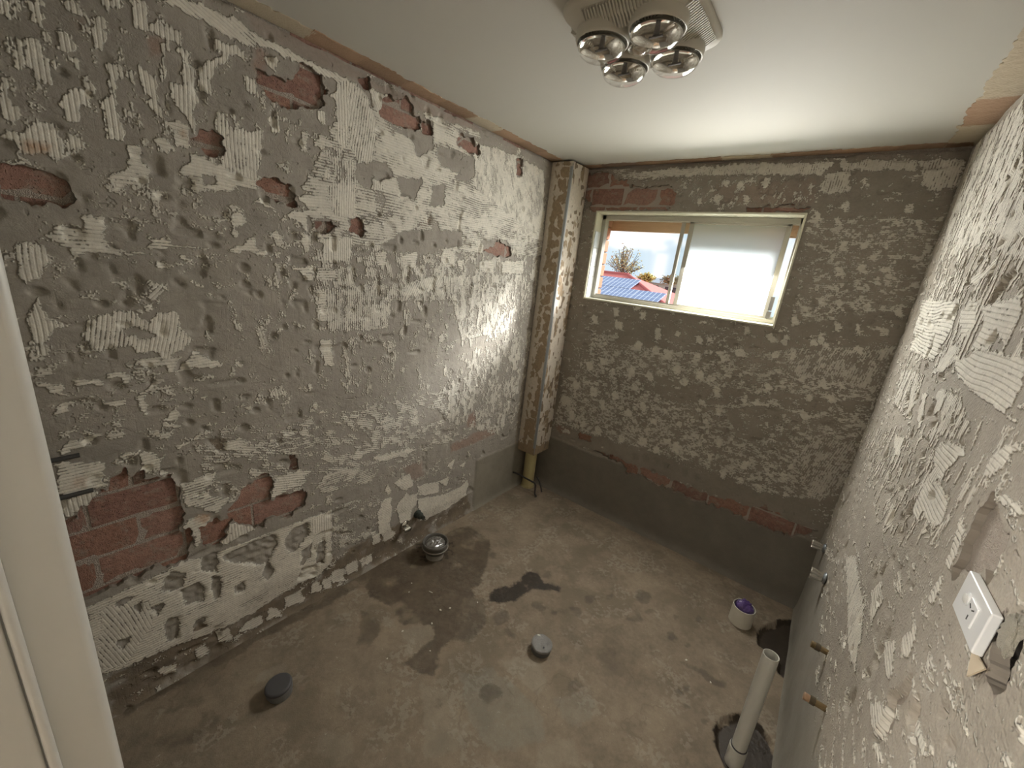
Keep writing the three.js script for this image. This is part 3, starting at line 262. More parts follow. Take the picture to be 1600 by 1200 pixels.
const FLOOR_MARKS = [
  ['w', 62, 51, 1635, 50, 1464, -32, 1317, 97, 1225, 68, 987, 107, 847, 320, 840, 421, 970, 525, 1142, 515, 1235, 616, 1316, 693, 1463, 660, 1576, 687, 1658, 752, 1677, 682, 1742, 643, 1710, 598, 1762, 603, 1585, 543, 1533, 435, 1613, 324, 1616, 107, 1641],
  ['w', 80, 620, 1208, 622, 1144, 674, 992, 662, 898, 717, 860, 781, 903, 854, 863, 867, 901, 762, 988, 734, 1142, 698, 1192, 648, 1226], ['w', 45, 536, 1306, 615, 1228, 717, 1340, 744, 1450, 679, 1513, 642, 1412],
  ['w', 70, 24, 1215, 164, 1048, 259, 1138, 246, 1228, 148, 1291], ['w', 46, 872, 1050, 878, 1072, 869, 1094, 849, 1101, 832, 1090, 825, 1067, 834, 1045, 855, 1038],
  ['w', 46, 911, 1055, 916, 1076, 908, 1094, 890, 1101, 874, 1091, 869, 1070, 878, 1051, 895, 1044], ['w', 46, 960, 1029, 962, 1043, 957, 1055, 946, 1059, 936, 1052, 933, 1038, 938, 1026, 949, 1022],
  ['w', 46, 990, 989, 993, 1004, 986, 1019, 973, 1024, 962, 1016, 958, 1000, 965, 985, 979, 980], ['w', 46, 1044, 936, 1049, 967, 1037, 993, 1014, 1001, 993, 986, 987, 955, 999, 928, 1023, 920],
  ['w', 46, 1056, 800, 1060, 825, 1050, 846, 1033, 852, 1017, 839, 1013, 815, 1023, 793, 1041, 787], ['w', 46, 1124, 709, 1128, 730, 1119, 748, 1104, 753, 1092, 741, 1088, 721, 1097, 702, 1113, 697],
  ['w', 46, 1285, 551, 1287, 596, 1269, 633, 1240, 642, 1217, 618, 1213, 573, 1231, 534, 1261, 525], ['w', 46, 1292, 726, 1295, 763, 1279, 795, 1253, 804, 1232, 784, 1229, 746, 1245, 713, 1272, 704],
  ['w', 46, 1334, 641, 1336, 661, 1327, 679, 1313, 684, 1303, 672, 1301, 652, 1310, 633, 1325, 628], ['w', 46, 1456, 577, 1457, 596, 1448, 613, 1435, 617, 1426, 606, 1426, 587, 1435, 569, 1448, 565],
  ['w', 46, 1552, 498, 1551, 523, 1541, 541, 1527, 546, 1516, 533, 1517, 508, 1528, 490, 1542, 485], ['w', 46, 1467, 719, 1467, 742, 1456, 762, 1441, 767, 1430, 755, 1430, 732, 1440, 711, 1456, 706],
  ['w', 46, 1417, 860, 1417, 881, 1407, 900, 1392, 905, 1381, 894, 1380, 873, 1390, 854, 1405, 849], ['w', 46, 1540, 724, 1540, 740, 1532, 756, 1520, 760, 1512, 750, 1512, 734, 1521, 718, 1533, 714],
  ['w', 46, 862, 1282, 868, 1304, 859, 1324, 839, 1332, 821, 1322, 814, 1300, 823, 1280, 843, 1272], ['w', 46, 893, 1261, 896, 1271, 891, 1280, 883, 1284, 874, 1279, 871, 1269, 876, 1261, 885, 1256],
  ['w', 46, 792, 1233, 803, 1270, 788, 1303, 756, 1316, 724, 1300, 712, 1265, 726, 1230, 759, 1216], ['w', 46, 660, 1280, 676, 1321, 659, 1358, 621, 1373, 582, 1356, 564, 1315, 580, 1275, 620, 1260],
  ['w', 46, 851, 1744, 854, 1755, 849, 1765, 837, 1771, 826, 1768, 822, 1757, 828, 1747, 839, 1741], ['w', 46, 998, 1550, 1005, 1577, 990, 1605, 961, 1618, 936, 1607, 928, 1581, 943, 1551, 971, 1539],
  ['w', 46, 1632, 1049, 1631, 1061, 1624, 1070, 1616, 1074, 1611, 1068, 1612, 1057, 1618, 1047, 1626, 1044], ['w', 46, 1708, 1037, 1707, 1049, 1699, 1061, 1690, 1065, 1684, 1058, 1685, 1046, 1693, 1034, 1703, 1030],
  ['w', 46, 1595, 1001, 1595, 1014, 1587, 1027, 1577, 1031, 1571, 1024, 1571, 1011, 1579, 998, 1589, 994], ['w', 46, 1245, 1277, 1248, 1303, 1234, 1327, 1212, 1337, 1194, 1326, 1190, 1300, 1204, 1275, 1227, 1266],
  ['w', 46, 778, 827, 783, 845, 776, 863, 761, 868, 747, 858, 741, 839, 748, 821, 764, 816], ['w', 46, 453, 928, 461, 947, 455, 965, 439, 970, 422, 960, 413, 941, 419, 923, 436, 917],
  ['w', 46, 1606, 948, 1606, 962, 1598, 975, 1588, 979, 1581, 971, 1582, 958, 1590, 944, 1600, 941], ['w', 50, 1519, 850, 1558, 830, 1733, 807, 1729, 838, 1674, 863, 1565, 856],
  ['w', 97, 1806, 393, 1819, 319, 1896, 181, 1961, 129, 1968, 389, 1949, 583, 1910, 564, 1912, 478, 1815, 461], ['w', 97, 1740, 1056, 1751, 997, 1811, 917, 1873, 910, 1939, 957, 1967, 1039, 1805, 1184, 1760, 1130],
  ['l', 50, 904, 1432, 1003, 1305, 1120, 1380, 1118, 1451, 1015, 1450], ['l', 40, 729, 1746, 831, 1704, 979, 1741, 1022, 1809, 948, 1926], ['l', 40, 1225, 1604, 1305, 1489, 1371, 1568, 1266, 1662],
  ['g', 50, 809, 1613, 909, 1489, 1157, 1506, 1225, 1572, 1114, 1726, 993, 1728], ['w', 25, 1207, 1095, 1271, 1017, 1411, 1094, 1290, 1162], ['g', 40, 1177, 1410, 1277, 1276, 1328, 1373, 1287, 1459],
  ['l', 45, 458, 1635, 543, 1521, 671, 1632, 643, 1710, 587, 1711], ['l', 50, 327, 1667, 385, 1627, 415, 1661, 382, 1693], ['w', 45, 214, 1727, 343, 1667, 401, 1750, 465, 1852, 430, 1860, 311, 1777],
  ['w', 60, 592, 1758, 628, 1699, 706, 1651, 740, 1681, 697, 1733], ['l', 50, 205, 2183, 242, 2089, 282, 2098, 251, 2185], ['w', 38, 210, 2511, 260, 2423, 265, 2383, 216, 2363, 236, 2324, 303, 2339, 325, 2423, 284, 2484],
  ['w', 40, 40, 2279, 49, 2246, 169, 2228, 176, 2244], ['w', 25, 43, 2380, 73, 2295, 158, 2238, 127, 2312], ['w', 35, 111, 2469, 158, 2347, 185, 2342, 140, 2452],
  ['w', 35, 238, 2252, 248, 2199, 279, 2224], ['w', 30, 393, 2401, 422, 2327, 451, 2349, 445, 2394], ['w', 55, -176, 2507, -44, 2358, -44, 2472, 48, 2545],
  ['l', 35, 597, 2116, 693, 2037, 751, 2095, 658, 2154], ['w', 30, 301, 2313, 329, 2229, 359, 2139, 377, 2233], ['w', 50, -5, 2574, 6, 2209, 14, 2058, 13, 1640, -3, 1244, 66, 1273, 92, 1669, 65, 2064, 60, 2215, 41, 2570],
  ['w', 60, 16, 1604, -3, 1244, 88, 1314, 132, 1521],
];
// ---------------------------------------------------------------- helpers
const taken = {};
function numbered(n) { const k = taken[n] = (taken[n] ?? -1) + 1; return k ? n + '_' + String(k).padStart(3, '0') : n; }
function shade(o) { o.traverse((c) => { if (c.isMesh) { c.castShadow = true; c.receiveShadow = true; } }); return o; }
function mesh(name, g, m, parent) { const o = new THREE.Mesh(g, m); o.name = name; o.castShadow = o.receiveShadow = true; if (parent) parent.add(o); return o; }
function thing(name, label, category, pos = [0, 0, 0], group) { const g = new THREE.Group(); g.name = numbered(name); g.position.set(...pos); g.userData = { label, category }; if (group) g.userData.group = group; scene.add(g); return g; }
function structure(name, label) { const g = new THREE.Group(); g.name = name; g.userData = { kind: 'structure', label }; scene.add(g); return g; }
const rgb = (r, g, b) => new THREE.Color().setRGB(r, g, b);
const mat = (c, o = {}) => new THREE.MeshStandardMaterial({ color: c, roughness: 0.8, ...o });
const bx = (x0, x1, y0, y1, z0, z1, r = 0) => { const g = r ? new RoundedBoxGeometry(x1 - x0, y1 - y0, z1 - z0, 3, r) : new THREE.BoxGeometry(x1 - x0, y1 - y0, z1 - z0); g.translate((x0 + x1) / 2, (y0 + y1) / 2, (z0 + z1) / 2); return g; };
const lathe = (pts, n = 32) => new THREE.LatheGeometry(pts.map(([x, y]) => new THREE.Vector2(x, y)), n);
const tube = (pts, r, n = 24, s = 8) => new THREE.TubeGeometry(new THREE.CatmullRomCurve3(pts.map((p) => new THREE.Vector3(...p))), n, r, s);
function tex(data, w, h, srgb) { const t = new THREE.DataTexture(data, w, h); t.magFilter = THREE.LinearFilter; t.minFilter = THREE.LinearMipmapLinearFilter; t.generateMipmaps = true; t.wrapS = t.wrapT = THREE.RepeatWrapping; if (srgb) t.colorSpace = THREE.SRGBColorSpace; t.needsUpdate = true; return t; }

// grey grain used as fine relief on small things
const grainTex = (() => { const n = 256, d = new Uint8Array(n * n * 4); for (let j = 0; j < n; j++) for (let i = 0; i < n; i++) { const v = 255 * (0.6 * vn(i / 3, j / 3) + 0.4 * vn(i / 11 + 5, j / 11)); const o = (j * n + i) * 4; d[o] = d[o + 1] = d[o + 2] = v; d[o + 3] = 255; } return tex(d, n, n); })();

// ---------------------------------------------------------------- stripped walls
// marks: a = tile adhesive (cover %, comb angle), b = bare render, h = hole down to the brick, p = gouge (mm), t = brick dust, o = rust-orange stain, d = brown dirt; corners in mm on the wall
function paintMarks(marks, w, h, base) {
  const G = 0.004, nx = Math.ceil(w / G) + 2, ny = Math.ceil(h / G) + 2;
  const mk = (v = 0) => new Float32Array(nx * ny).fill(v);
  const M = { G, nx, ny, D: mk(base), A: mk(0), hole: mk(), pit: mk(), tint: mk(), rust: mk(), dirt: mk() };
  const fill = (p, cb) => {
    let lo = 1e9, hi = -1e9; for (let i = 1; i < p.length; i += 2) { lo = Math.min(lo, p[i]); hi = Math.max(hi, p[i]); }
    for (let j = Math.max(0, Math.floor(lo / 4)); j <= Math.min(ny - 1, Math.ceil(hi / 4)); j++) {
      const y = j * 4 + 0.01, xs = [];
      for (let a = 0, n = p.length / 2, b = n - 1; a < n; b = a++) { const ya = p[a * 2 + 1], yb = p[b * 2 + 1]; if ((ya > y) !== (yb > y)) xs.push(p[a * 2] + (y - ya) / (yb - ya) * (p[b * 2] - p[a * 2])); }
      xs.sort((a, b) => a - b);
      for (let k = 0; k + 1 < xs.length; k += 2) for (let i = Math.max(0, Math.round(xs[k] / 4)); i <= Math.min(nx - 1, Math.round(xs[k + 1] / 4)); i++) cb(j * nx + i);
    }
  };
  for (const m of marks) {
    const k = m[0];
    if (k === 'a') fill(m.slice(3), (q) => { M.D[q] = m[1] / 100; M.A[q] = m[2] * Math.PI / 180; });
    else if (k === 'b') fill(m.slice(2), (q) => { M.D[q] = m[1] / 100; });
    else if (k === 'h') fill(m.slice(1), (q) => { M.hole[q] = 1; M.D[q] = 0; });
    else if (k === 'p') fill(m.slice(2), (q) => { M.pit[q] = m[1] / 1000; });
    else if (k === 't') fill(m.slice(2), (q) => { M.tint[q] = m[1] / 100; });
    else if (k === 'd') fill(m.slice(2), (q) => { M.dirt[q] = m[1] / 100; });
    else if (k === 'o') fill(m.slice(2), (q) => { M.rust[q] = m[1] / 100; });
  }
  const blur = (f, times) => { for (let t = 0; t < times; t++) { const s = f.slice(); for (let j = 1; j < ny - 1; j++) for (let i = 1; i < nx - 1; i++) { const q = j * nx + i; f[q] = (s[q] * 4 + (s[q - 1] + s[q + 1] + s[q - nx] + s[q + nx]) * 2 + s[q - nx - 1] + s[q - nx + 1] + s[q + nx - 1] + s[q + nx + 1]) / 16; } } };
  blur(M.D, 1); blur(M.hole, 2); blur(M.pit, 2); blur(M.tint, 3); blur(M.rust, 3); blur(M.dirt, 3);
  M.at = (f, u, v) => { let x = u / G, y = v / G; x = x < 0 ? 0 : x > nx - 1.001 ? nx - 1.001 : x; y = y < 0 ? 0 : y > ny - 1.001 ? ny - 1.001 : y; const i = x | 0, j = y | 0, fx = x - i, fy = y - j, q = j * nx + i; return (f[q] * (1 - fx) + f[q + 1] * fx) * (1 - fy) + (f[q + nx] * (1 - fx) + f[q + nx + 1] * fx) * fy; };
  M.near = (f, u, v) => { const i = Math.max(0, Math.min(nx - 1, Math.round(u / G))), j = Math.max(0, Math.min(ny - 1, Math.round(v / G))); return f[j * nx + i]; };
  return M;
}
const warpU = (u, v, s) => (vn(u * 70 + s, v * 70) - 0.5) * 0.009 + (vn(u * 230 + s, v * 230 + 7) - 0.5) * 0.005;
const warpV = (u, v, s) => (vn(u * 70 + 91, v * 70 + s) - 0.5) * 0.009 + (vn(u * 230 + 33, v * 230 + s) - 0.5) * 0.005;

const ragged = (u, v, s) => [u + warpU(u, v, s) * 1.3 + (vn(u * 38 + 7, v * 38 + s) - 0.5) * 0.03, v + warpV(u, v, s) * 1.3 + (vn(u * 38 + s, v * 38 + 80) - 0.5) * 0.03];
const RENDER = [0.305, 0.277, 0.237], FILM = [0.43, 0.395, 0.335], GLUE = [0.70, 0.66, 0.575], BRICK = [0.31, 0.18, 0.135], RUST = [0.42, 0.22, 0.10];

function makeWall(c) {
  const { name, label, w, h, marks, seed, tw, th, put, flip } = c;
  const M = paintMarks(marks, w, h, c.base);
  const col = new Uint8Array(tw * th * 4), bmp = new Uint8Array(tw * th * 4), thick = new Uint8Array(tw * th);
  for (let j = 0; j < th; j++) for (let i = 0; i < tw; i++) {
    const u = (i + 0.5) / tw * w, v = (j + 0.5) / th * h;
    const wm = c.warp ?? 1, wu = warpU(u, v, seed) * wm, wv = warpV(u, v, seed) * wm;
    const dado = c.dado ? c.dado(u + wu * 0.4, v + wv * 0.4) : 0;
    const D = M.at(M.D, u + wu, v + wv) * (1 - dado);
    const ang = M.near(M.A, u + wu * 2, v + wv * 2), ca = Math.cos(ang), sa = Math.sin(ang);
    const bend = (vn(u * 7 + seed, v * 7) - 0.5) * 0.016;
    const al = ca * u + sa * v, ac = -sa * u + ca * v + bend;
    const n = clamp01(0.5 + 2.3 * (0.36 * vn(al * c.grain[0] + seed, ac * c.grain[1]) + 0.36 * vn(al * c.grain[0] * 2.7 + 3, ac * c.grain[1] * 2.4 + seed) + 0.28 * vn(u * 240, v * 240 + seed) - 0.5));
    const r = step(0.03, 0.4, 0.5 + 0.5 * Math.cos(ac * 2 * Math.PI / c.pitch));
    const wr = 0.3 * Math.min(1, D * 1.7), val = (1 - wr) * n + wr * r;
    const cover = D > 0.012 ? step(1 - D - 0.035, 1 - D + 0.035, val) : 0;
    const film = D > 0.05 ? step(1 - D - 0.26, 1 - D - 0.12, val) * 0.75 : 0;
    const grit = vn(u * 700, v * 700 + seed), fine = fbm(u * 120 + seed, v * 120), broad = fbm(u * 5 + seed, v * 5), mid = fbm(u * 22, v * 22 + seed);
    const scratch = step(0.78, 0.92, vn(u * 26 + v * 150 + seed, v * 18 - u * 9)) * 0.5 + step(0.8, 0.93, vn(u * 170 + seed, v * 22)) * 0.4;
    const hole = M.at(M.hole, ...ragged(u, v, seed));
    const tint = clamp01(M.at(M.tint, u + wu, v + wv)) * (0.5 + 0.5 * mid) * (1 - cover), dark = clamp01(-M.at(M.tint, u + wu, v + wv));
    const rust = M.at(M.rust, u + wu, v + wv) * (0.4 + 0.8 * fine);
    const dirty = 1 - c.dirty * (1 - step(0.5, 0.92, D + (n - 0.5) * 0.25)) * (1 + 1.2 * (broad - 0.5));
    const soil = M.at(M.dirt, u + wu * 2, v + wv * 2) * step(0.3, 0.62, fbm(u * 16 + 12, v * 16 + seed) + 0.12) * (1 - 0.8 * cover);
    const tone = (0.74 + 0.30 * broad + 0.24 * mid + 0.16 * fine) * (1 - 0.25 * dark);
    const o = (j * tw + i) * 4;
    for (let k = 0; k < 3; k++) {
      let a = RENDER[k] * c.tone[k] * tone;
      a += (c.dadoColor[k] * (0.72 + 0.32 * broad + 0.2 * mid + 0.06 * grit) - a) * dado;
      a *= 0.93 + 0.14 * grit;
      a += (FILM[k] * (0.8 + 0.4 * fine) - a) * film * (c.film ?? 0.55);
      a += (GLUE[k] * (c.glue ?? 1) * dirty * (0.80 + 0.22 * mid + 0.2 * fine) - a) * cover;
      a += (BRICK[k] * (0.8 + 0.4 * fine) - a) * tint;
      a += (RUST[k] - a) * clamp01(rust); a += ([0.17, 0.128, 0.085][k] * (0.6 + 0.8 * mid) - a) * soil;
      if (hole > 0.3) a += (0.20 * [1.15, 0.95, 0.8][k] - a) * step(0.3, 0.5, hole) * 0.7;
      col[o + k] = enc(a);
    }
    col[o + 3] = 255;
    const rough = 1 - 0.75 * dado;
    const chipped = step(0.80, 0.86, 0.7 * vn(u * 44 + seed, v * 58) + 0.3 * vn(u * 150, v * 150 + seed)) * step(0.44, 0.56, fbm(u * 5 + 31, v * 5 + seed)), flake = step(0.52, 0.56, fbm(u * 26 + 12, v * 40 + seed)) * step(0.46, 0.58, fbm(u * 4 + 8, v * 4 + seed));
    const z = cover * (1.5 + 0.95 * (c.ridge ?? 1) * r + 0.7 * fine) + film * 0.35 + rough * (0.7 * fine + 0.4 * grit + (c.sand ?? 0) * vn(u * 300, v * 300 + 9) - 0.8 * scratch - 2.6 * chipped * (1 - cover) + 0.55 * flake * (1 - cover)) + 1.9;   // mm
    bmp[o] = bmp[o + 1] = bmp[o + 2] = Math.max(0, Math.min(255, z / 7 * 255)); bmp[o + 3] = 255;
    thick[j * tw + i] = cover * 255;
  }
  const material = new THREE.MeshStandardMaterial({ map: tex(col, tw, th, true), bumpMap: tex(bmp, tw, th), bumpScale: 0.007, roughness: 0.93 });

  const dents = (u, v) => 0.009 * step(0.74, 0.88, vn(u * 24 + seed, v * 31 + 8)) * step(0.40, 0.55, vn(u * 3 + seed, v * 3 + 60)) * (c.dado ? 1 - c.dado(u, v) : 1);
  const height = (u, v) => (fbm(u * 4 + seed, v * 4) - 0.5) * 0.008 + (fbm(u * 18, v * 18 + seed) - 0.5) * 0.0035 * (1 - (c.dado ? c.dado(u, v) : 0)) - dents(u, v) - M.at(M.pit, u + warpU(u, v, seed) * 0.6, v + warpV(u, v, seed) * 0.6) * (0.3 + 1.4 * vn(u * 70, v * 70 + seed)) + (c.dado ? 0.006 * c.dado(u, v) : 0) + (c.cove ?? 0) * Math.exp(-v / 0.022);
  const group = structure(name, label);
  // the sheet of render, cut out at the holes
  const top = (u) => H - 0.012 - 0.010 * vn(u * 14, seed);
  const keep = (u, v) => {
    const hole = M.at(M.hole, ...ragged(u, v, seed));
    let f = (0.5 - hole) * 0.05; if (c.opening) { const [a, b, d, e] = c.opening; f = Math.min(f, Math.max(a - u, u - b, d - v, v - e)); }
    return Math.min(f, top(u) - v);
  };
  mesh('render_coat', sheet({ w, h, du: 0.006, keep, height, base: () => -(c.deep ?? 0.017) - 0.006, put, flip, uw: w, vh: h, broken: true }), [material, brokenMat], group);
  // patches of adhesive still stuck on, split at the old tile grid
  const du = 0.005, nx = Math.floor(w / du), ny = Math.floor(h / du), val = new Float32Array(nx * ny), lab = new Int32Array(nx * ny);
  for (let j = 0; j < ny; j++) for (let i = 0; i < nx; i++) {
    const pi = Math.round(i * du / w * tw), pj = Math.round(j * du / h * th); let s = 0, k = 0;
    for (let b = -2; b < 2; b++) for (let a = -2; a < 2; a++) { const x = pi + a, y = pj + b; if (x >= 0 && y >= 0 && x < tw && y < th) { s += thick[y * tw + x]; k++; } }
    const u = i * du, v = j * du; let f = s / (255 * k) - 0.42;
    f = Math.min(f, keep(u, v) * 30 - 0.05); val[j * nx + i] = f;
  }
  const parts = [], stack = [], tile = (i, j) => Math.floor((i * du + 0.07) / 0.2) * 100 + Math.floor((j * du + 0.05) / 0.2);
  for (let q = 0; q < nx * ny; q++) if (val[q] > 0 && !lab[q]) {
    const id = parts.length + 1, cells = []; lab[q] = id; stack.push(q);
    while (stack.length) { const t = stack.pop(); cells.push(t); const i = t % nx, j = (t / nx) | 0;
      for (const [a, b] of [[1, 0], [-1, 0], [0, 1], [0, -1]]) { const x = i + a, y = j + b; if (x < 0 || y < 0 || x >= nx || y >= ny) continue; const s = y * nx + x; if (val[s] > 0 && !lab[s] && tile(x, y) === tile(i, j)) { lab[s] = id; stack.push(s); } } }
    parts.push(cells);
  }
  const order = parts.map((cells, k) => [cells, k + 1]).filter(([cells]) => cells.length > 3).sort((a, b) => b[0].length - a[0].length);
  const rest = []; let count = 0;
  for (const [cells, id] of order) {
    let i0 = 1e9, i1 = -1, j0 = 1e9, j1 = -1; for (const t of cells) { const i = t % nx, j = (t / nx) | 0; i0 = Math.min(i0, i); i1 = Math.max(i1, i); j0 = Math.min(j0, j); j1 = Math.max(j1, j); }
    i0 = Math.max(0, i0 - 1); j0 = Math.max(0, j0 - 1); i1 = Math.min(nx - 1, i1 + 1); j1 = Math.min(ny - 1, j1 + 1);
    const f = (a, b) => { const q = (b + j0) * nx + a + i0; return lab[q] === id ? val[q] : Math.min(-0.15, val[q]); };
    const g = sheet({ nx: i1 - i0, ny: j1 - j0, du, u0: i0 * du, v0: j0 * du, field: f, height: (u, v) => height(u, v) + 0.0017, base: (u, v) => height(u, v) - 0.0015, put, flip, uw: w, vh: h });
    if (!g) continue;
    if (count < 220) { count++; mesh('adhesive_patch', g, material, group); } else rest.push(g);
  }
  if (rest.length) mesh('adhesive_residue', mergeGeometries(rest), material, group).userData.kind = 'stuff';
  // bricks behind the holes
  const [bw, bh, ou, ov] = c.bond; let row = 0;
  for (let v = ov - Math.ceil(ov / bh) * bh; v < h; v += bh) {
    const k = Math.round((v - ov) / bh), sh = (k & 1) ? bw / 2 : 0;
    for (let u = ou + sh - Math.ceil((ou + sh) / bw) * bw; u < w; u += bw) {
      let hit = false; for (let b = 0; b <= 8 && !hit; b++) for (let a = 0; a <= 16; a++) { const x = u + a / 16 * bw, y = v + b / 8 * bh; if (x > 0 && x < w && y > 0 && y < h && M.at(M.hole, x, y) > 0.25) { hit = true; break; } }
      if (!hit || (c.noBrick && c.noBrick(u + bw / 2, v + bh / 2))) continue;
      const a0 = Math.max(u + 0.005, 0.002), a1 = Math.min(u + bw - 0.005, w - 0.002); if (a1 - a0 < 0.02) continue;
      let b0 = v + 0.0055; const b1 = v + bh - 0.0055; if (c.opening && a1 > c.opening[0] && a0 < c.opening[1] && b1 > c.opening[2] && b0 < c.opening[3] + 0.002) { b0 = c.opening[3] + 0.002; if (b1 - b0 < 0.012) continue; }
      const br = mesh('brick', brickGeo[(k * 7 + Math.round(u * 40) & 7) % brickGeo.length], brickMat[(k * 5 + Math.round(u * 31) & 15) % brickMat.length], group);
      const cu = (a0 + a1) / 2, cv = (b0 + b1) / 2, d = -0.011 - 0.004 * vn(u * 30, v * 30 + seed);
      br.scale.set(a1 - a0, b1 - b0, 1); c.orient(br, cu, cv, d);
    }
  }
  // masonry behind
  const core = new THREE.Shape(); core.moveTo(-0.15, -0.12); core.lineTo(w + 0.15, -0.12); core.lineTo(w + 0.15, H + 0.1); core.lineTo(-0.15, H + 0.1);
  if (c.opening) { const [a, b, d, e] = c.opening, p = new THREE.Path(); p.moveTo(a, d); p.lineTo(b, d); p.lineTo(b, e); p.lineTo(a, e); core.holes.push(p); }
  if (c.cavity) { const [a, b, d, e] = c.cavity, p = new THREE.Path(); p.moveTo(a, d); p.lineTo(b, d); p.lineTo(b, e); p.lineTo(a, e); core.holes.push(p); }
  const cg = new THREE.ExtrudeGeometry(core, { depth: 0.11, bevelEnabled: false });
  cg.translate(0, 0, -0.11 - (c.deep ?? 0.017)); const cm = mesh('mortar_bed', cg, mortarMat, group); c.orientCore(cm);
  return { group, height, M, material };
}
// a sheet over a grid, trimmed where the field is negative, with skirts down to base along the cut
function sheet({ w, h, nx, ny, du, u0 = 0, v0 = 0, keep, field, height, base, put, flip, uw, vh, broken }) {
  nx ??= Math.ceil(w / du); ny ??= Math.ceil(h / du);
  const f = new Float32Array((nx + 1) * (ny + 1));
  for (let j = 0; j <= ny; j++) for (let i = 0; i <= nx; i++) f[j * (nx + 1) + i] = field ? field(i, j) : keep(u0 + i * du, v0 + j * du);
  const pos = [], uv = [], idx = [], ids = new Map(), key = (i, j, e) => ((j * (nx + 1) + i) * 3 + e);
  const add = (u, v, z) => { const p = put(u, v, z); pos.push(p[0], p[1], p[2]); uv.push(u / uw, v / vh); return pos.length / 3 - 1; };
  const corner = (i, j) => { const k = key(i, j, 0); let n = ids.get(k); if (n === undefined) { const u = u0 + i * du, v = v0 + j * du; n = add(u, v, height(u, v)); ids.set(k, n); } return n; };
  const cutAt = (i, j, e) => { const a = f[j * (nx + 1) + i], b = e === 1 ? f[j * (nx + 1) + i + 1] : f[(j + 1) * (nx + 1) + i], t = a / (a - b); return [u0 + (i + (e === 1 ? t : 0)) * du, v0 + (j + (e === 2 ? t : 0)) * du]; };
  const cut = (i, j, e) => { const k = key(i, j, e); let n = ids.get(k); if (n === undefined) { const [u, v] = cutAt(i, j, e); n = add(u, v, height(u, v)); ids.set(k, n); } return n; };
  const skirts = [];
  for (let j = 0; j < ny; j++) for (let i = 0; i < nx; i++) {
    const c = [[i, j], [i + 1, j], [i + 1, j + 1], [i, j + 1]], s = c.map(([a, b]) => f[b * (nx + 1) + a] > 0);
    if (!s[0] && !s[1] && !s[2] && !s[3]) continue;
    const loop = [], kinds = [];
    const edges = [[i, j, 1], [i + 1, j, 2], [i, j + 1, 1], [i, j, 2]];
    for (let k = 0; k < 4; k++) { if (s[k]) { loop.push(corner(...c[k])); kinds.push(null); } if (s[k] !== s[(k + 1) & 3]) { loop.push(cut(...edges[k])); kinds.push(edges[k]); } }
    for (let k = 1; k + 1 < loop.length; k++) flip ? idx.push(loop[0], loop[k + 1], loop[k]) : idx.push(loop[0], loop[k], loop[k + 1]);
    for (let k = 0; k < loop.length; k++) { const m = (k + 1) % loop.length; if (kinds[k] && kinds[m]) skirts.push([kinds[k], kinds[m]]); }
  }
  if (!idx.length) return null;
  const flat = idx.length;
  for (const [a, b] of skirts) { const [ua, va] = cutAt(...a), [ub, vb] = cutAt(...b); const n = add(ua, va, height(ua, va)), m = add(ub, vb, height(ub, vb)), p = add(ua, va, base(ua, va)), q = add(ub, vb, base(ub, vb)); flip ? idx.push(n, m, p, m, q, p) : idx.push(n, p, m, m, p, q); }
  const g = new THREE.BufferGeometry();
  g.setAttribute('position', new THREE.Float32BufferAttribute(pos, 3)); g.setAttribute('uv', new THREE.Float32BufferAttribute(uv, 2)); g.setIndex(idx); g.computeVertexNormals();
  if (broken) { g.addGroup(0, flat, 0); g.addGroup(flat, idx.length - flat, 1); }
  return g;
}
// bricks: a few rough-faced shapes, unit width and height, and a few firings
const brickGeo = [0, 1, 2, 3].map((s) => { const g = new THREE.BoxGeometry(1, 1, 0.05, 6, 3, 1), p = g.attributes.position; for (let i = 0; i < p.count; i++) { const x = p.getX(i), y = p.getY(i), z = p.getZ(i); if (z > 0) { const e = Math.max(Math.abs(x) * 2 - 0.9, 0) * 10 + Math.max(Math.abs(y) * 2 - 0.9, 0) * 10; p.setZ(i, z + (vn(x * 5 + s * 9, y * 4 + s) - 0.5) * 0.004 - Math.min(1, e) * 0.003); p.setY(i, y + (vn(x * 6 + s * 3, y * 9) - 0.5) * 0.05 * Math.sign(y)); } } g.translate(0, 0, -0.025); g.computeVertexNormals(); return g; });
const brickMat = [0, 1, 2, 3, 4].map((s) => {
  const n = 256, m = 128, d = new Uint8Array(n * m * 4), b = new Uint8Array(n * m * 4), base = [[0.30, 0.165, 0.12], [0.27, 0.15, 0.115], [0.33, 0.19, 0.145], [0.24, 0.14, 0.11], [0.31, 0.18, 0.14]][s];
  for (let j = 0; j < m; j++) for (let i = 0; i < n; i++) {
    const o = (j * n + i) * 4, smear = step(0.52, 0.72, fbm(i / 34 + s * 13, j / 30 + s)) * 0.55, pit = step(0.80, 0.9, vn(i / 2.6 + s * 50, j / 2.6)), f = fbm(i / 12 + s, j / 12), lime = step(0.6, 0.75, fbm(i / 9 + 70, j / 9 + s * 21)) * 0.35;
    for (let k = 0; k < 3; k++) { let a = base[k] * (0.7 + 0.6 * f); a += ([0.30, 0.24, 0.19][k] - a) * smear; a += ([0.45, 0.4, 0.34][k] - a) * lime * smear * 2; a *= 1 - 0.5 * pit; d[o + k] = enc(a); }
    d[o + 3] = 255; b[o] = b[o + 1] = b[o + 2] = 255 * clamp01(0.6 * f + 0.3 - 0.4 * pit + 0.2 * vn(i / 2, j / 2)); b[o + 3] = 255;
  }
  return new THREE.MeshStandardMaterial({ map: tex(d, n, m, true), bumpMap: tex(b, n, m), bumpScale: 0.003, roughness: 0.95 });
});
const brokenMat = mat(rgb(0.25, 0.215, 0.175), { roughness: 0.97 });
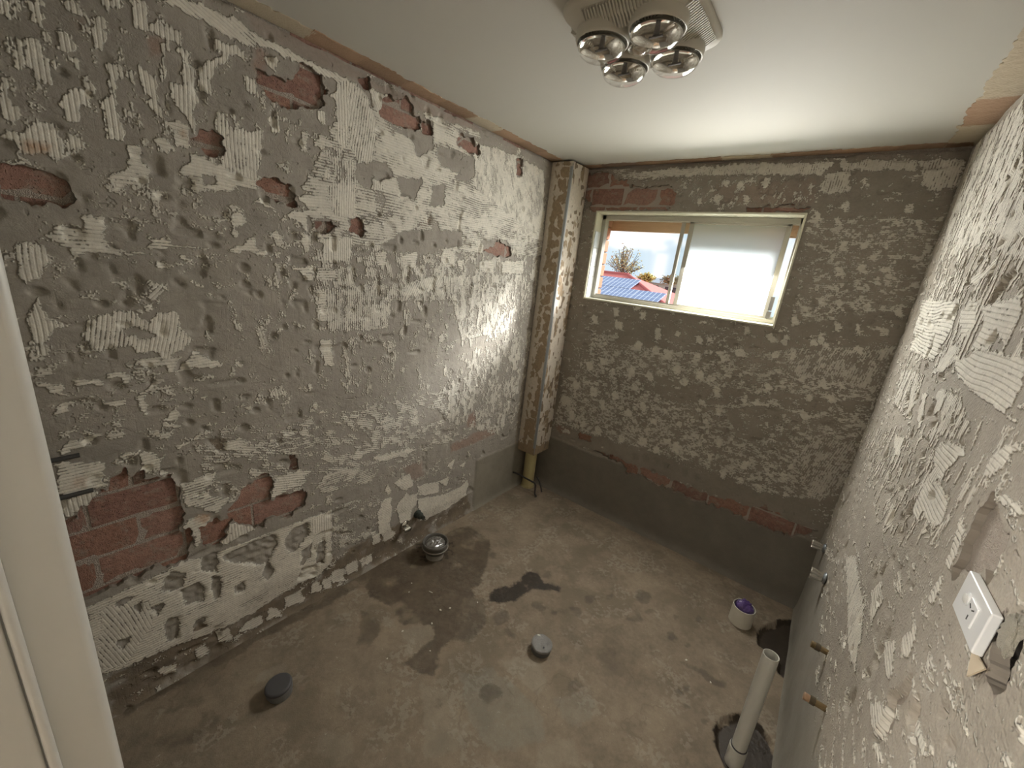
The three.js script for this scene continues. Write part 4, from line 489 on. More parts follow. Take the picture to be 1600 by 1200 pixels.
const grainFine = grainTex.clone(); grainFine.repeat.set(7, 7); grainFine.needsUpdate = true;
const mortarMat = mat(rgb(0.40, 0.345, 0.29), { roughness: 0.97, bumpMap: grainFine, bumpScale: 0.004 });

const line = (a, b, w = 0.012) => (t) => step(b + w, b - w, t);
makeWall({
  name: 'wall_left', label: 'left wall stripped to grey render with adhesive patches and exposed brick', w: DEPTH, h: H, marks: LEFT_MARKS, seed: 3, tw: 2048, th: 1880, base: 0.05, dirty: 0.12, grain: [16, 30], pitch: 0.0105, tone: [1, 1, 1], dadoColor: [0.25, 0.225, 0.18], cove: 0.02,
  dado: (u, v) => step(0.70, 0.68, u) * step(0.40, 0.385, v) , film: 0.5,
  put: (u, v, z) => [z, v, u], flip: true, bond: [0.23, 0.111, 0.235, 0.537],
  orient: (o, u, v, d) => { o.position.set(d, v, u); o.rotation.y = Math.PI / 2; }, orientCore: (o) => { o.rotation.y = -Math.PI / 2; o.scale.z = -1; },
});
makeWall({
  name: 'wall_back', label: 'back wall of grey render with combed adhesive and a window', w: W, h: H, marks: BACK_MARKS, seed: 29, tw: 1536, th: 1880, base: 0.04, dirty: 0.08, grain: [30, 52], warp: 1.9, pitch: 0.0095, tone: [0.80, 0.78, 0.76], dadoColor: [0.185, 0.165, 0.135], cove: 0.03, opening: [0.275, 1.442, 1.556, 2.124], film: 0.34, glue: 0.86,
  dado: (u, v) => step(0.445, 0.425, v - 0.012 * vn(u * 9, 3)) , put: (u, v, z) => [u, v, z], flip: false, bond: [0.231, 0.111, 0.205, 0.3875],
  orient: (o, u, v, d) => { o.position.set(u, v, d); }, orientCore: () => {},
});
makeWall({
  name: 'wall_right', label: 'right wall of sandy render with raised ridges of adhesive', w: DEPTH, h: H, marks: RIGHT_MARKS, seed: 61, tw: 2048, th: 1880, base: 0.11, dirty: 0.04, sand: 1.2, grain: [15, 56], pitch: 0.0115, tone: [1.12, 1.1, 1.06], dadoColor: [0.27, 0.25, 0.21], cove: 0.012, film: 0.4,
  noBrick: () => true, deep: 0.013, ridge: 2.1, cavity: [1.795, 1.905, 1.235, 1.335], dado: (u, v) => step(0.62, 0.45, v), put: (u, v, z) => [W - z, v, u], flip: false, bond: [0.23, 0.111, 0.06, 0.54],
  orient: (o, u, v, d) => { o.position.set(W - d, v, u); o.rotation.y = -Math.PI / 2; }, orientCore: (o) => { o.rotation.y = -Math.PI / 2; o.position.x = W; },
});

// dark slab added to close the cavity behind the outlet and keep light out
mesh('cavity_back', bx(W + 0.06, W + 0.128, 1.22, 1.35, 1.78, 1.92), mat(rgb(0.12, 0.115, 0.11), { roughness: 0.9 }), scene.getObjectByName('wall_right'));
// ---------------------------------------------------------------- floor
{
  const L = DEPTH + 0.13, tw = 1536, th = 2048, G = paintFloor(FLOOR_MARKS, W, L);
  const col = new Uint8Array(tw * th * 4), bmp = new Uint8Array(tw * th * 4), rgh = new Uint8Array(tw * th * 4);
  for (let j = 0; j < th; j++) for (let i = 0; i < tw; i++) {
    const u = (i + 0.5) / tw * W, v = (j + 0.5) / th * L, wu = warpU(u, v, 5) * 1.4 + (vn(u * 16, v * 16) - 0.5) * 0.03, wv = warpV(u, v, 5) * 1.4 + (vn(u * 16 + 40, v * 16) - 0.5) * 0.03;
    const w0 = G.at(G.wet, u + wu, v + wv), wet = clamp01(w0 > 0.9 ? w0 : w0 * (1.15 * step(0.26, 0.62, fbm(u * 12 + 33, v * 12 + 70) + 0.55 * (w0 - 0.35)) + 0.12) * (0.9 + 0.2 * vn(u * 60, v * 60))), pale = G.at(G.pale, u + wu, v + wv), grey = G.at(G.grey, u + wu, v + wv);
    const broad = fbm(u * 4 + 8, v * 4), mid = fbm(u * 17, v * 17 + 6), fine = fbm(u * 75, v * 75), grit = vn(u * 600, v * 600);
    const scuff = step(0.57, 0.68, fbm(u * 9 + 60, v * 9 + 20)) * step(0.45, 0.6, fine), dirt = step(0.55, 0.7, fbm(u * 6 + 20, v * 6 + 90)), crack = step(0.955, 0.985, 1 - Math.abs(2 * fbm(u * 7 + 50, v * 7 + 9) - 1)) * step(0.5, 0.6, fbm(u * 3 + 5, v * 3 + 77)), fleck = step(0.93, 0.97, vn(u * 160, v * 160 + 50)) * step(0.5, 0.62, mid);
    const o = (j * tw + i) * 4;
    for (let k = 0; k < 3; k++) {
      let a = [0.24, 0.192, 0.138][k] * (0.42 + 0.5 * broad + 0.46 * mid + 0.30 * fine);
      a += ([0.17, 0.138, 0.095][k] - a) * dirt * (0.25 + 0.5 * fine);
      a += ([0.42, 0.385, 0.31][k] - a) * scuff * 0.28; a += ([0.43, 0.39, 0.31][k] - a) * pale * 0.5; a += ([0.27, 0.262, 0.215][k] - a) * grey * (0.4 + 0.8 * fine);
      a += ([0.52, 0.48, 0.4][k] - a) * fleck * 0.5;
      a += ([0.13, 0.10, 0.068][k] - a) * crack * 0.22; a *= 0.93 + 0.14 * grit; a += ([0.082, 0.058, 0.036][k] * (0.7 + 0.6 * mid) * (wet > 0.9 ? 0.45 : 1) - a) * wet;
      col[o + k] = enc(a);
    }
    bmp[o] = bmp[o + 1] = bmp[o + 2] = 255 * clamp01(0.35 * mid + 0.3 * fine + 0.15 * grit + 0.2 * scuff - 0.12 * crack); rgh[o] = rgh[o + 2] = 0; rgh[o + 1] = 255 * (0.92 - 0.42 * wet);
    col[o + 3] = bmp[o + 3] = rgh[o + 3] = 255;
  }
  const m = new THREE.MeshStandardMaterial({ map: tex(col, tw, th, true), bumpMap: tex(bmp, tw, th), bumpScale: 0.004, roughness: 1, roughnessMap: tex(rgh, tw, th) });
  const fl = structure('floor', 'bare concrete screed floor with dark damp stains');
  const z = (u, v) => (fbm(u * 3, v * 3) - 0.5) * 0.006 - 0.022 * step(0.2, 0.9, G.at(G.sunk, u, v));
  mesh('screed', sheet({ w: W, h: L, du: 0.009, keep: () => 1, height: z, base: z, put: (u, v, a) => [u, a, v], flip: true, uw: W, vh: L }), m, fl);
  mesh('slab', bx(-0.1, W + 0.1, -0.16, -0.06, -0.1, L + 0.1), mortarMat, fl);
}
function paintFloor(marks, w, h) {
  const conv = (k) => marks.filter((m) => m[0] === k).map((m) => ['t', ...m.slice(1)]);
  const a = paintMarks(conv('w'), w, h, 0), b = paintMarks(conv('l'), w, h, 0), c = paintMarks(conv('g'), w, h, 0);
  const e = paintMarks(conv('w').filter((m) => m[1] > 95), w, h, 0);
  return { sunk: e.tint, wet: a.tint, pale: b.tint, grey: c.tint, at: a.at };
}

// ---------------------------------------------------------------- ceiling with the torn strip left by the old cornice
{
  const ce = structure('ceiling', 'white painted plasterboard ceiling with torn paper border');
  mesh('plasterboard', bx(-0.12, W + 0.12, H, H + 0.013, -0.12, DEPTH + 0.05), mat(rgb(0.53, 0.51, 0.45), { roughness: 0.75 }), ce);
  const paper = [rgb(0.33, 0.215, 0.135), rgb(0.40, 0.26, 0.165), rgb(0.52, 0.44, 0.32), rgb(0.26, 0.175, 0.12)].map((c) => mat(c, { roughness: 0.95, bumpMap: grainTex, bumpScale: 0.0015 }));
  const bits = [];
  for (let k = 0; k < 13; k++) { const a = k * 0.2, b = a + 0.2; bits.push([0, 0.082, a, b, 'l', k]); }
  for (let k = 0; k < 8; k++) bits.push([0.03 + k * 0.24, 0.27 + k * 0.24, 0, 0.055, 'b', k]);
  for (let k = 0; k < 10; k++) bits.push([W - 0.088, W, k * 0.26, k * 0.26 + 0.26, 'r', k]);
  for (const [x0, x1, z0, z1, side, k] of bits) {
    const g = sheet({ nx: Math.ceil((x1 - x0 + 0.02) / 0.006), ny: Math.ceil((z1 - z0 + 0.02) / 0.006), du: 0.006, u0: x0 - 0.01, v0: z0 - 0.01,
      field: (i, j) => { const u = x0 - 0.01 + i * 0.006, v = z0 - 0.01 + j * 0.006, n = (vn(u * 70 + k, v * 70) - 0.5) * 0.014 + (vn(u * 14 + k * 3, v * 14) - 0.5) * 0.018, e = side === 'l' ? x1 - u : side === 'r' ? u - x0 : z1 - v, t = side === 'b' ? Math.min(u - x0, x1 - u) + 0.004 : Math.min(v - z0, z1 - v) + 0.004; return Math.min(e + n, t + (vn(u * 60, v * 60 + k) - 0.5) * 0.012); },
      height: (u, v) => 0.0022 + 0.0016 * vn(u * 50, v * 50), base: () => -0.001, put: (u, v, a) => [u, H - a, v], flip: false, uw: 0.3, vh: 0.3 });
    if (g) mesh('torn_paper', g, paper[side === 'r' ? [2, 1, 2, 2, 3, 2, 1, 2][k % 8] : side === 'l' ? [2, 1, 0, 1, 2, 0, 1, 0, 1, 2][k % 10] : [1, 3, 0, 0, 2, 0, 1, 0][k % 8]], ce);
  }
}

// ---------------------------------------------------------------- front wall with the doorway the camera stands in, and the hall behind it
const paint = new THREE.MeshPhysicalMaterial({ color: rgb(0.56, 0.55, 0.51), roughness: 0.42, clearcoat: 0.25, clearcoatRoughness: 0.4 });
const DX0 = 1.10, DX1 = 1.86, DH = 2.06;
{
  const s = new THREE.Shape(); s.moveTo(-0.12, -0.1); s.lineTo(W + 0.12, -0.1); s.lineTo(W + 0.12, H + 0.1); s.lineTo(-0.12, H + 0.1);
  const p = new THREE.Path(); p.moveTo(DX0 - 0.03, -0.1); p.lineTo(DX1 + 0.03, -0.1); p.lineTo(DX1 + 0.03, DH + 0.03); p.lineTo(DX0 - 0.03, DH + 0.03); s.holes.push(p);
  const fw = structure('wall_front', 'rendered wall around the doorway');
  const g = new THREE.ExtrudeGeometry(s, { depth: 0.11, bevelEnabled: false }); g.translate(0, 0, DEPTH + 0.004);
  mesh('render_coat', g, mat(rgb(0.26, 0.245, 0.21), { roughness: 0.95 }), fw);
  const d = structure('door_1', 'white gloss painted door frame');
  mesh('jamb', bx(DX0 - 0.03, DX0, 0, DH, DEPTH - 0.002, DEPTH + 0.13, 0.009), paint, d);
  mesh('jamb', bx(DX1, DX1 + 0.03, 0, DH, DEPTH - 0.002, DEPTH + 0.13, 0.009), paint, d);
  mesh('head', bx(DX0 - 0.03, DX1 + 0.03, DH, DH + 0.03, DEPTH - 0.002, DEPTH + 0.13, 0.009), paint, d);
  mesh('stop_bead', bx(DX0 - 0.002, DX0 + 0.0085, 0, DH, 2.652, 2.661, 0.0042), paint, d);
  mesh('stop_board', bx(DX0 - 0.002, DX0 + 0.007, 0, DH, 2.6625, 2.70, 0.003), paint, d);
}
{
  const white = mat(rgb(0.72, 0.70, 0.66), { roughness: 0.85 }), z0 = DEPTH + 0.114, z1 = 4.1, x0 = 0.1, x1 = 2.7;
  const tan = mat(rgb(0.27, 0.25, 0.215), { roughness: 0.85 }), hall = (n, g, m = white) => { const s = structure(n); mesh('plaster', g, m, s); };
  hall('wall_hall_end', bx(x0 - 0.1, x1 + 0.1, -0.1, H + 0.1, z1, z1 + 0.1)); hall('wall_hall_left', bx(x0 - 0.1, x0, -0.1, H + 0.1, z0, z1)); hall('wall_hall_right', bx(x1, x1 + 0.1, -0.1, H + 0.1, z0, z1), tan);
  hall('wall_hall_near', bx(W + 0.1, x1, -0.1, H + 0.1, z0 - 0.1, z0)); hall('ceiling_hall', bx(x0 - 0.1, x1 + 0.1, H, H + 0.1, z0, z1 + 0.1));
  const s = structure('floor_hall'); mesh('boards', bx(x0 - 0.1, x1 + 0.1, -0.1, 0, z0 + 0.02, z1), mat(rgb(0.36, 0.25, 0.16), { roughness: 0.6 }), s);
  const lamp = thing('hall_fill_lamp', 'added fill lamp, unseen, in the hall behind the doorway', 'lamp', [0.5, H, 3.55]);  // added lamp, out of view, brightens the room through the doorway
  const pan = lathe([[0.001, 0], [0.17, 0], [0.17, -0.02], [0.001, -0.02]]); mesh('base', pan, mat(rgb(0.7, 0.7, 0.68)), lamp);
  const dome = lathe([[0.001, -0.085], [0.06, -0.08], [0.11, -0.065], [0.15, -0.035], [0.155, -0.02]]); mesh('diffuser', dome, new THREE.MeshStandardMaterial({ color: rgb(0.8, 0.8, 0.78), emissive: rgb(1, 0.94, 0.84), emissiveIntensity: 1.2, roughness: 0.5 }), lamp);
  const pl = new THREE.PointLight(rgb(1, 0.965, 0.91), HALL_FILL); pl.position.set(0.5, H - 0.16, 3.55); pl.shadow.radius = 5; pl.castShadow = true; scene.add(pl);
}

// ---------------------------------------------------------------- window
{
  const X0 = 0.275, X1 = 1.442, Y0 = 1.556, Y1 = 2.124, Z = -0.085;
  const win = structure('window_1', 'aluminium sliding window with open left half and frosted right pane');
  const alu = mat(rgb(0.46, 0.44, 0.38), { roughness: 0.45, metalness: 0.15 }), cream = mat(rgb(0.70, 0.67, 0.54), { roughness: 0.7, bumpMap: grainTex, bumpScale: 0.002 }), dark = mat(rgb(0.05, 0.05, 0.05), { roughness: 0.6 }), trimM = mat(rgb(0.62, 0.60, 0.47), { roughness: 0.5 });
  // thin angle trim round the opening on the wall face
  for (const [a, b, c, d] of [[X0 - 0.008, X1 + 0.008, Y0 - 0.007, Y0 + 0.003], [X0 - 0.008, X1 + 0.008, Y1 - 0.003, Y1 + 0.007], [X0 - 0.008, X0 + 0.002, Y0 + 0.003, Y1 - 0.003], [X1 - 0.002, X1 + 0.008, Y0 + 0.003, Y1 - 0.003]]) mesh('angle_trim', bx(a, b, c, d, -0.006, 0.006, 0.002), trimM, win);
  // reveal linings
  mesh('reveal_lining', bx(X0 - 0.003, X1 + 0.003, Y0 - 0.004, Y0 + 0.004, -0.128, -0.004), cream, win);
  mesh('reveal_lining', bx(X0 - 0.003, X1 + 0.003, Y1 - 0.004, Y1 + 0.004, -0.128, -0.004), cream, win);
  mesh('reveal_lining', bx(X0 - 0.003, X0 + 0.001, Y0, Y1, -0.128, -0.004), cream, win); mesh('reveal_lining', bx(X1 - 0.001, X1 + 0.003, Y0, Y1, -0.128, -0.004), cream, win);
  const tileM = new THREE.MeshPhysicalMaterial({ color: rgb(0.82, 0.83, 0.82), roughness: 0.2, clearcoat: 0.6 });
  for (const [a, b] of [[1.562, 1.703], [1.7055, 1.772], [1.7745, 1.895], [1.8975, 2.004]]) mesh('tile', bx(X0, X0 + 0.007, a, b, -0.082, -0.006, 0.0015), tileM, win);
  const n = 22; for (let k = 0; k < n; k++) { const x = X0 + 0.02 + k * (X1 - X0 - 0.05) / n + 0.01 * rnd(), g = new THREE.SphereGeometry(0.5, 8, 6); g.scale(0.02 + 0.03 * rnd(), 0.006, 0.02 + 0.03 * rnd()); g.translate(x, Y1 - 0.004, -0.045 - 0.03 * rnd()); mesh('glue_lump', g, cream, win); }
  // fixed frame
  const fx0 = X0 + 0.003, fx1 = X1 - 0.003, fy0 = Y0 + 0.006, fy1 = Y1 - 0.006;
  mesh('frame_rail', bx(fx0, fx1, fy0, fy0 + 0.022, Z - 0.05, Z, 0.002), alu, win); mesh('frame_rail', bx(fx0, fx1, fy1 - 0.03, fy1, Z - 0.05, Z, 0.002), alu, win);
  mesh('frame_stile', bx(fx0, fx0 + 0.026, fy0, fy1, Z - 0.05, Z, 0.002), alu, win); mesh('frame_stile', bx(fx1 - 0.016, fx1, fy0, fy1, Z - 0.05, Z, 0.002), alu, win);
  mesh('track_lip', bx(fx0 + 0.026, fx1 - 0.016, fy0 + 0.022, fy0 + 0.030, Z - 0.024, Z - 0.021), alu, win);
  mesh('mullion', bx(0.808, 0.828, fy0 + 0.02, fy1 - 0.02, Z - 0.046, Z - 0.026, 0.002), alu, win);
  const frost = new THREE.MeshPhysicalMaterial({ color: rgb(0.93, 0.96, 0.98), roughness: 0.95, transmission: 1, thickness: 0, ior: 1.5, specularIntensity: 0.3 });
  mesh('pane', bx(0.826, fx1 - 0.012, fy0 + 0.02, fy1 - 0.026, Z - 0.038, Z - 0.034), new THREE.MeshPhysicalMaterial({ color: rgb(0.96, 0.98, 0.98), roughness: 0.02, transmission: 1, thickness: 0, ior: 1.5 }), win).userData.label = 'clear fixed glass pane';
  // sash slid over to the right, frosted, with its latch
  const sx0 = 0.864, sx1 = 1.392, sy0 = fy0 + 0.02, sy1 = fy1 - 0.027, zs = Z - 0.002;
  mesh('sash_rail', bx(sx0, sx1, sy0, sy0 + 0.016, zs - 0.018, zs, 0.002), alu, win); mesh('sash_rail', bx(sx0, sx1, sy1 - 0.014, sy1, zs - 0.018, zs, 0.002), alu, win);
  mesh('sash_stile', bx(sx0, sx0 + 0.026, sy0, sy1, zs - 0.018, zs, 0.002), alu, win); const st = mesh('sash_stile', bx(sx1 - 0.024, sx1, sy0, sy1, zs - 0.018, zs, 0.002), alu, win);
  mesh('latch', mergeGeometries([bx(sx1 - 0.004, sx1 + 0.014, sy0 + 0.05, sy0 + 0.125, zs - 0.012, zs + 0.008), bx(sx1 - 0.006, sx1 + 0.016, sy0 + 0.008, sy0 + 0.044, zs - 0.012, zs + 0.012)]), mat(rgb(0.17, 0.16, 0.15), { roughness: 0.5, metalness: 0.4 }), st);
  mesh('sash_pane', bx(sx0 + 0.022, sx1 - 0.02, sy0 + 0.012, sy1 - 0.01, zs - 0.012, zs - 0.008), frost, win).userData.label = 'frosted glass of the sliding sash';
}

// ---------------------------------------------------------------- boxed-in stack in the corner
{
  const BW = 0.164, BD = 0.21, Y0 = 0.335, tw = 256, th = 2048, hh = 2.053;
  const boards = [0, 1].map((s) => {
    const col = new Uint8Array(tw * th * 4), b = new Uint8Array(tw * th * 4), wd = s ? BD : BW;
    for (let j = 0; j < th; j++) for (let i = 0; i < tw; i++) {
      const u = i / tw * wd, v = j / th * hh, o = (j * tw + i) * 4, wu = (vn(u * 60 + s * 9, v * 60) - 0.5) * 0.02, wv = (vn(u * 60, v * 60 + 31) - 0.5) * 0.02;
      // white setting plaster left round the dabs, brown paper where the dabs came away
      const q = 0.072, cx = (u + wu + 0.02) / 0.088, cy = (v + wv) / q; let d1 = 9, d2 = 9;
      for (let a = -1; a <= 1; a++) for (let c = -1; c <= 1; c++) { const gx = Math.floor(cx) + a, gy = Math.floor(cy) + c, t1 = TAB[((gy & 255) << 8) | ((gx + s * 40) & 255)], t2 = TAB[(((gy + 57) & 255) << 8) | ((gx + 11) & 255)], dx = gx + 0.25 + 0.5 * t1 - cx, dy = gy + 0.15 + 0.7 * t2 - cy, dd = Math.hypot(dx, dy); if (dd < d1) { d2 = d1; d1 = dd; } else if (dd < d2) d2 = dd; }
      const edge = Math.min(u, wd - u), n = fbm(u * 22 + s * 30, v * 9 + 4), lack = s ? 0.44 : 0.40;
      let white = step(0.30, 0.20, d2 - d1 + (n - lack) * 1.6); white = Math.max(white, s ? 0 : Math.max(step(0.044, 0.034, u + wu * 1.2), step(0.024, 0.016, wd - u + wu))); if (s) white = Math.max(white, step(0.40, 0.46, fbm(u * 16 + 9, v * 7 + 50)));
      if (v < 0.075 + wu * 2) white = 0;
      const f = fbm(u * 90, v * 90), chip = s ? step(0.74, 0.8, vn(u * 42 + 3, v * 30)) : 0;
      for (let k = 0; k < 3; k++) { let a = [0.30, 0.225, 0.145][k] * (0.7 + 0.5 * f + 0.15 * n); a += ([0.60, 0.53, 0.44][k] * (0.82 + 0.3 * f) - a) * white; a += ([0.20, 0.15, 0.1][k] - a) * chip; col[o + k] = enc(a); }
      b[o] = b[o + 1] = b[o + 2] = 255 * clamp01(0.2 + 0.55 * white + 0.2 * f - 0.3 * chip); col[o + 3] = b[o + 3] = 255;
    }
    return new THREE.MeshStandardMaterial({ map: tex(col, tw, th, true), bumpMap: tex(b, tw, th), bumpScale: 0.003, roughness: 0.92 });
  });
  const t = thing('pipe_boxing', 'tall plasterboard boxing in the corner beside the window, patchy brown and white', 'boxing', [0, Y0, 0]);
  const T = 0.013, top = H - Y0 - 0.011;
  mesh('front_board', bx(0.006, BW, 0, top, BD - T, BD), boards[0], t);
  const side = bx(-BD / 2 + 0.004, BD / 2 - T / 2, 0, top, -T / 2, T / 2); const sb = mesh('side_board', side, boards[1], t); sb.rotation.y = Math.PI / 2; sb.position.set(BW - T / 2, 0, BD / 2 - T / 2);
  const steel = mat(rgb(0.34, 0.36, 0.37), { roughness: 0.5, metalness: 0.6 });
  mesh('corner_bead', mergeGeometries([bx(BW - 0.016, BW + 0.0015, 0.06, top - 0.03, BD, BD + 0.0012), bx(BW, BW + 0.0012, 0.06, top - 0.03, BD - 0.01, BD + 0.001), (() => { const g = new THREE.CylinderGeometry(0.0022, 0.0022, top - 0.03, 8); g.translate(BW, (top + 0.0) / 2, BD); return g; })()]), steel, t);
}
{
  const t = thing('soil_pipe', 'cream plastic pipe coming out under the corner boxing', 'pipe', [0.078, 0, 0.112]);
  const pm = mat(rgb(0.50, 0.43, 0.22), { roughness: 0.5 });
  mesh('pipe', lathe([[0.043, 0.5], [0.047, 0.5], [0.047, -0.02], [0.043, -0.02]], 28), pm, t);
  mesh('socket', lathe([[0.047, 0.02], [0.053, 0.02], [0.053, -0.02], [0.047, -0.02]], 28), pm, t);
}
{
  const c = mesh('cable', tube([[0.0, 0.135, 0.235], [0.05, 0.128, 0.215], [0.11, 0.117, 0.205], [0.16, 0.112, 0.2], [0.195, 0.095, 0.185], [0.205, 0.06, 0.19], [0.215, 0.02, 0.2], [0.235, 0.007, 0.205]], 0.007, 40), mat(rgb(0.035, 0.03, 0.03), { roughness: 0.5 }), scene);
  c.userData = { label: 'black cable looped round the pipe under the boxing', category: 'cable' };
  const d = mesh(numbered('wire_offcut'), tube([[0.18, 0.14, 0.15], [0.21, 0.11, 0.15], [0.235, 0.07, 0.155], [0.25, 0.035, 0.16]], 0.006, 20), mat(rgb(0.05, 0.045, 0.04), { roughness: 0.6 }), scene);
  d.userData = { label: 'short dark wire end beside the black cable in the corner', category: 'wire' };
}

// ---------------------------------------------------------------- bathroom heater with four bulbs
{
  const t = thing('bath_heater', 'four-bulb bathroom heat lamp with vents on the ceiling', 'heat lamp', [1.062, H, 1.378]);
  const plast = new THREE.MeshPhysicalMaterial({ color: rgb(0.58, 0.55, 0.47), roughness: 0.42, clearcoat: 0.2 });
  const R = (hs, r, n = 15) => { const p = []; for (let q = 0; q < 4; q++) for (let k = 0; k <= n; k++) { const a = (q + k / n) * Math.PI / 2, cx = [1, -1, -1, 1][q] * (hs - r), cz = [1, 1, -1, -1][q] * (hs - r); p.push([cx + r * Math.cos(a), cz + r * Math.sin(a)]); } return p; };
  const levels = [[0.177, 0.055, -0.0005], [0.178, 0.055, -0.010], [0.174, 0.055, -0.018], [0.150, 0.06, -0.040], [0.146, 0.06, -0.044], [0.02, 0.015, -0.050], [0.0005, 0.0004, -0.0505]];
  const pos = [], idx = []; const N = 64; levels.forEach(([hs, r, y]) => R(hs, r).forEach(([x, z]) => pos.push(x, y, z)));
  for (let l = 0; l + 1 < levels.length; l++) for (let k = 0; k < N; k++) { const a = l * N + k, b = l * N + (k + 1) % N; idx.push(a, b, a + N, b, b + N, a + N); }
  const g = new THREE.BufferGeometry(); g.setAttribute('position', new THREE.Float32BufferAttribute(pos, 3)); g.setIndex(idx); g.computeVertexNormals();
  mesh('housing', g, plast, t);
  // a vent with slats on each side
  for (let q = 0; q < 4; q++) {
    const slats = []; for (let k = -11; k <= 11; k++) { const sl = new THREE.BoxGeometry(0.0040, 0.011, 0.066 - Math.abs(k) * 0.0004); sl.translate(k * 0.0088, 0.0045, 0); slats.push(sl); }
    const grp = new THREE.BoxGeometry(0.205, 0.004, 0.064);
    const v = mesh('vent', grp, plast, t), s = mesh('vent_slats', mergeGeometries(slats), plast, v); s.userData.kind = 'stuff';
    v.rotation.order = 'YXZ'; v.rotation.y = q * Math.PI / 2; v.rotation.x = Math.PI - 0.5; v.position.set(Math.sin(q * Math.PI / 2) * 0.141, -0.0385, Math.cos(q * Math.PI / 2) * 0.141);
  }
  const chrome = mat(rgb(0.82, 0.81, 0.78), { metalness: 1, roughness: 0.09 }), glass = new THREE.MeshPhysicalMaterial({ color: rgb(1, 1, 1), roughness: 0.02, transmission: 1, thickness: 0, ior: 1.5 });
  for (const [x, z] of [[-0.0775, 0.0775], [0.0775, 0.0775], [-0.0775, -0.0775], [0.0775, -0.0775]]) {
    const collar = mesh('bulb_collar', lathe([[0.0745, -0.030], [0.0745, -0.062], [0.072, -0.069], [0.069, -0.070], [0.0665, -0.067], [0.066, -0.050]], 36), plast, t); collar.position.set(x, 0, z);
    const b = mesh('heat_bulb', lathe([[0.0005, -0.0515], [0.02, -0.0525], [0.040, -0.056], [0.054, -0.062], [0.063, -0.071], [0.0655, -0.078]], 40), chrome, t); b.position.set(x, 0, z);
    mesh('glass_face', lathe([[0.0655, -0.078], [0.064, -0.086], [0.056, -0.096], [0.042, -0.104], [0.022, -0.109], [0.0002, -0.110]], 40), glass, b);
    mesh('filament_support', mergeGeometries([(() => { const c = new THREE.CylinderGeometry(0.006, 0.008, 0.028, 12); c.translate(0, -0.066, 0); return c; })(), bx(-0.018, 0.018, -0.084, -0.080, -0.003, 0.003)]), mat(rgb(0.1, 0.09, 0.08), { roughness: 0.5 }), b);
  }
  mesh('lamp_cup', lathe([[0.030, -0.049], [0.034, -0.062], [0.032, -0.066], [0.028, -0.062], [0.025, -0.054], [0.001, -0.053]], 36), plast, t);
  mesh('small_lamp', lathe([[0.010, -0.053], [0.016, -0.056], [0.021, -0.062], [0.02, -0.068], [0.014, -0.074], [0.001, -0.077]], 28), new THREE.MeshPhysicalMaterial({ color: rgb(0.42, 0.35, 0.27), roughness: 0.2, clearcoat: 0.6 }), t);
}

// ---------------------------------------------------------------- power outlet
{
  const t = thing('power_outlet', 'white single power outlet hanging off the rough right wall', 'outlet', [W, 1.3075, 1.7975]);
  const pl = new THREE.MeshPhysicalMaterial({ color: rgb(0.82, 0.82, 0.81), roughness: 0.3, clearcoat: 0.3 }), dk = mat(rgb(0.08, 0.08, 0.08));
  mesh('face_plate', bx(-0.0125, -0.0005, -0.0345, 0.0345, -0.0575, 0.0575, 0.0025), pl, t);
  mesh('mounting_block', bx(-0.001, 0.03, -0.022, 0.024, -0.045, 0.045), mat(rgb(0.10, 0.09, 0.08)), t);
  const sw = new THREE.CylinderGeometry(0.010, 0.010, 0.003, 24); sw.rotateZ(Math.PI / 2); sw.translate(-0.0135, 0.005, -0.018); mesh('switch_surround', sw, pl, t);
  const rk = new THREE.SphereGeometry(0.0075, 16, 10); rk.scale(0.45, 1, 1); rk.translate(-0.0148, 0.005, -0.018); mesh('rocker', rk, mat(rgb(0.6, 0.59, 0.56), { roughness: 0.4 }), t);
  const fs = mesh('socket_face', bx(-0.0145, -0.012, -0.017, 0.017, -0.006, 0.027, 0.001), pl, t);
  const slot = (y, z, a) => { const g = new THREE.BoxGeometry(0.002, 0.0022, 0.0075); g.rotateX(a); g.translate(-0.0141, y, z); return g; };
  mesh('pin_slots', mergeGeometries([slot(0.007, 0.004, 0.5), slot(0.007, 0.017, -0.5), slot(-0.009, 0.0105, Math.PI / 2)]), dk, fs);
}
{
  const t = mesh('plaster_chunk', (() => { const g = new THREE.DodecahedronGeometry(0.5, 2), p = g.attributes.position; for (let i = 0; i < p.count; i++) { const x = p.getX(i), y = p.getY(i), z = p.getZ(i), k = 0.55 + 0.9 * vn(x * 5 + 5, y * 5 + z * 4.2); p.setXYZ(i, x * k * 0.012, y * k * 0.055 * (1 + 0.4 * z), z * k * 0.04); } g.computeVertexNormals(); return g; })(), mat(rgb(0.33, 0.305, 0.25), { roughness: 0.95, bumpMap: grainTex, bumpScale: 0.002 }), scene);
  t.position.set(W - 0.003, 1.345, 1.888); t.userData = { label: 'lump of broken grey render behind the power outlet', category: 'rubble' };
  const pa = mesh('cardboard_tab', (() => { const s = new THREE.Shape(); s.moveTo(0, 0); s.lineTo(0.05, 0.006); s.lineTo(0.022, -0.034); const g = new THREE.ExtrudeGeometry(s, { depth: 0.002, bevelEnabled: false }); return g; })(), mat(rgb(0.62, 0.52, 0.38)), scene);
  pa.rotation.y = -Math.PI / 2; pa.position.set(W - 0.004, 1.272, 1.835); pa.userData = { label: 'torn tan cardboard corner below the power outlet', category: 'cardboard' };
}

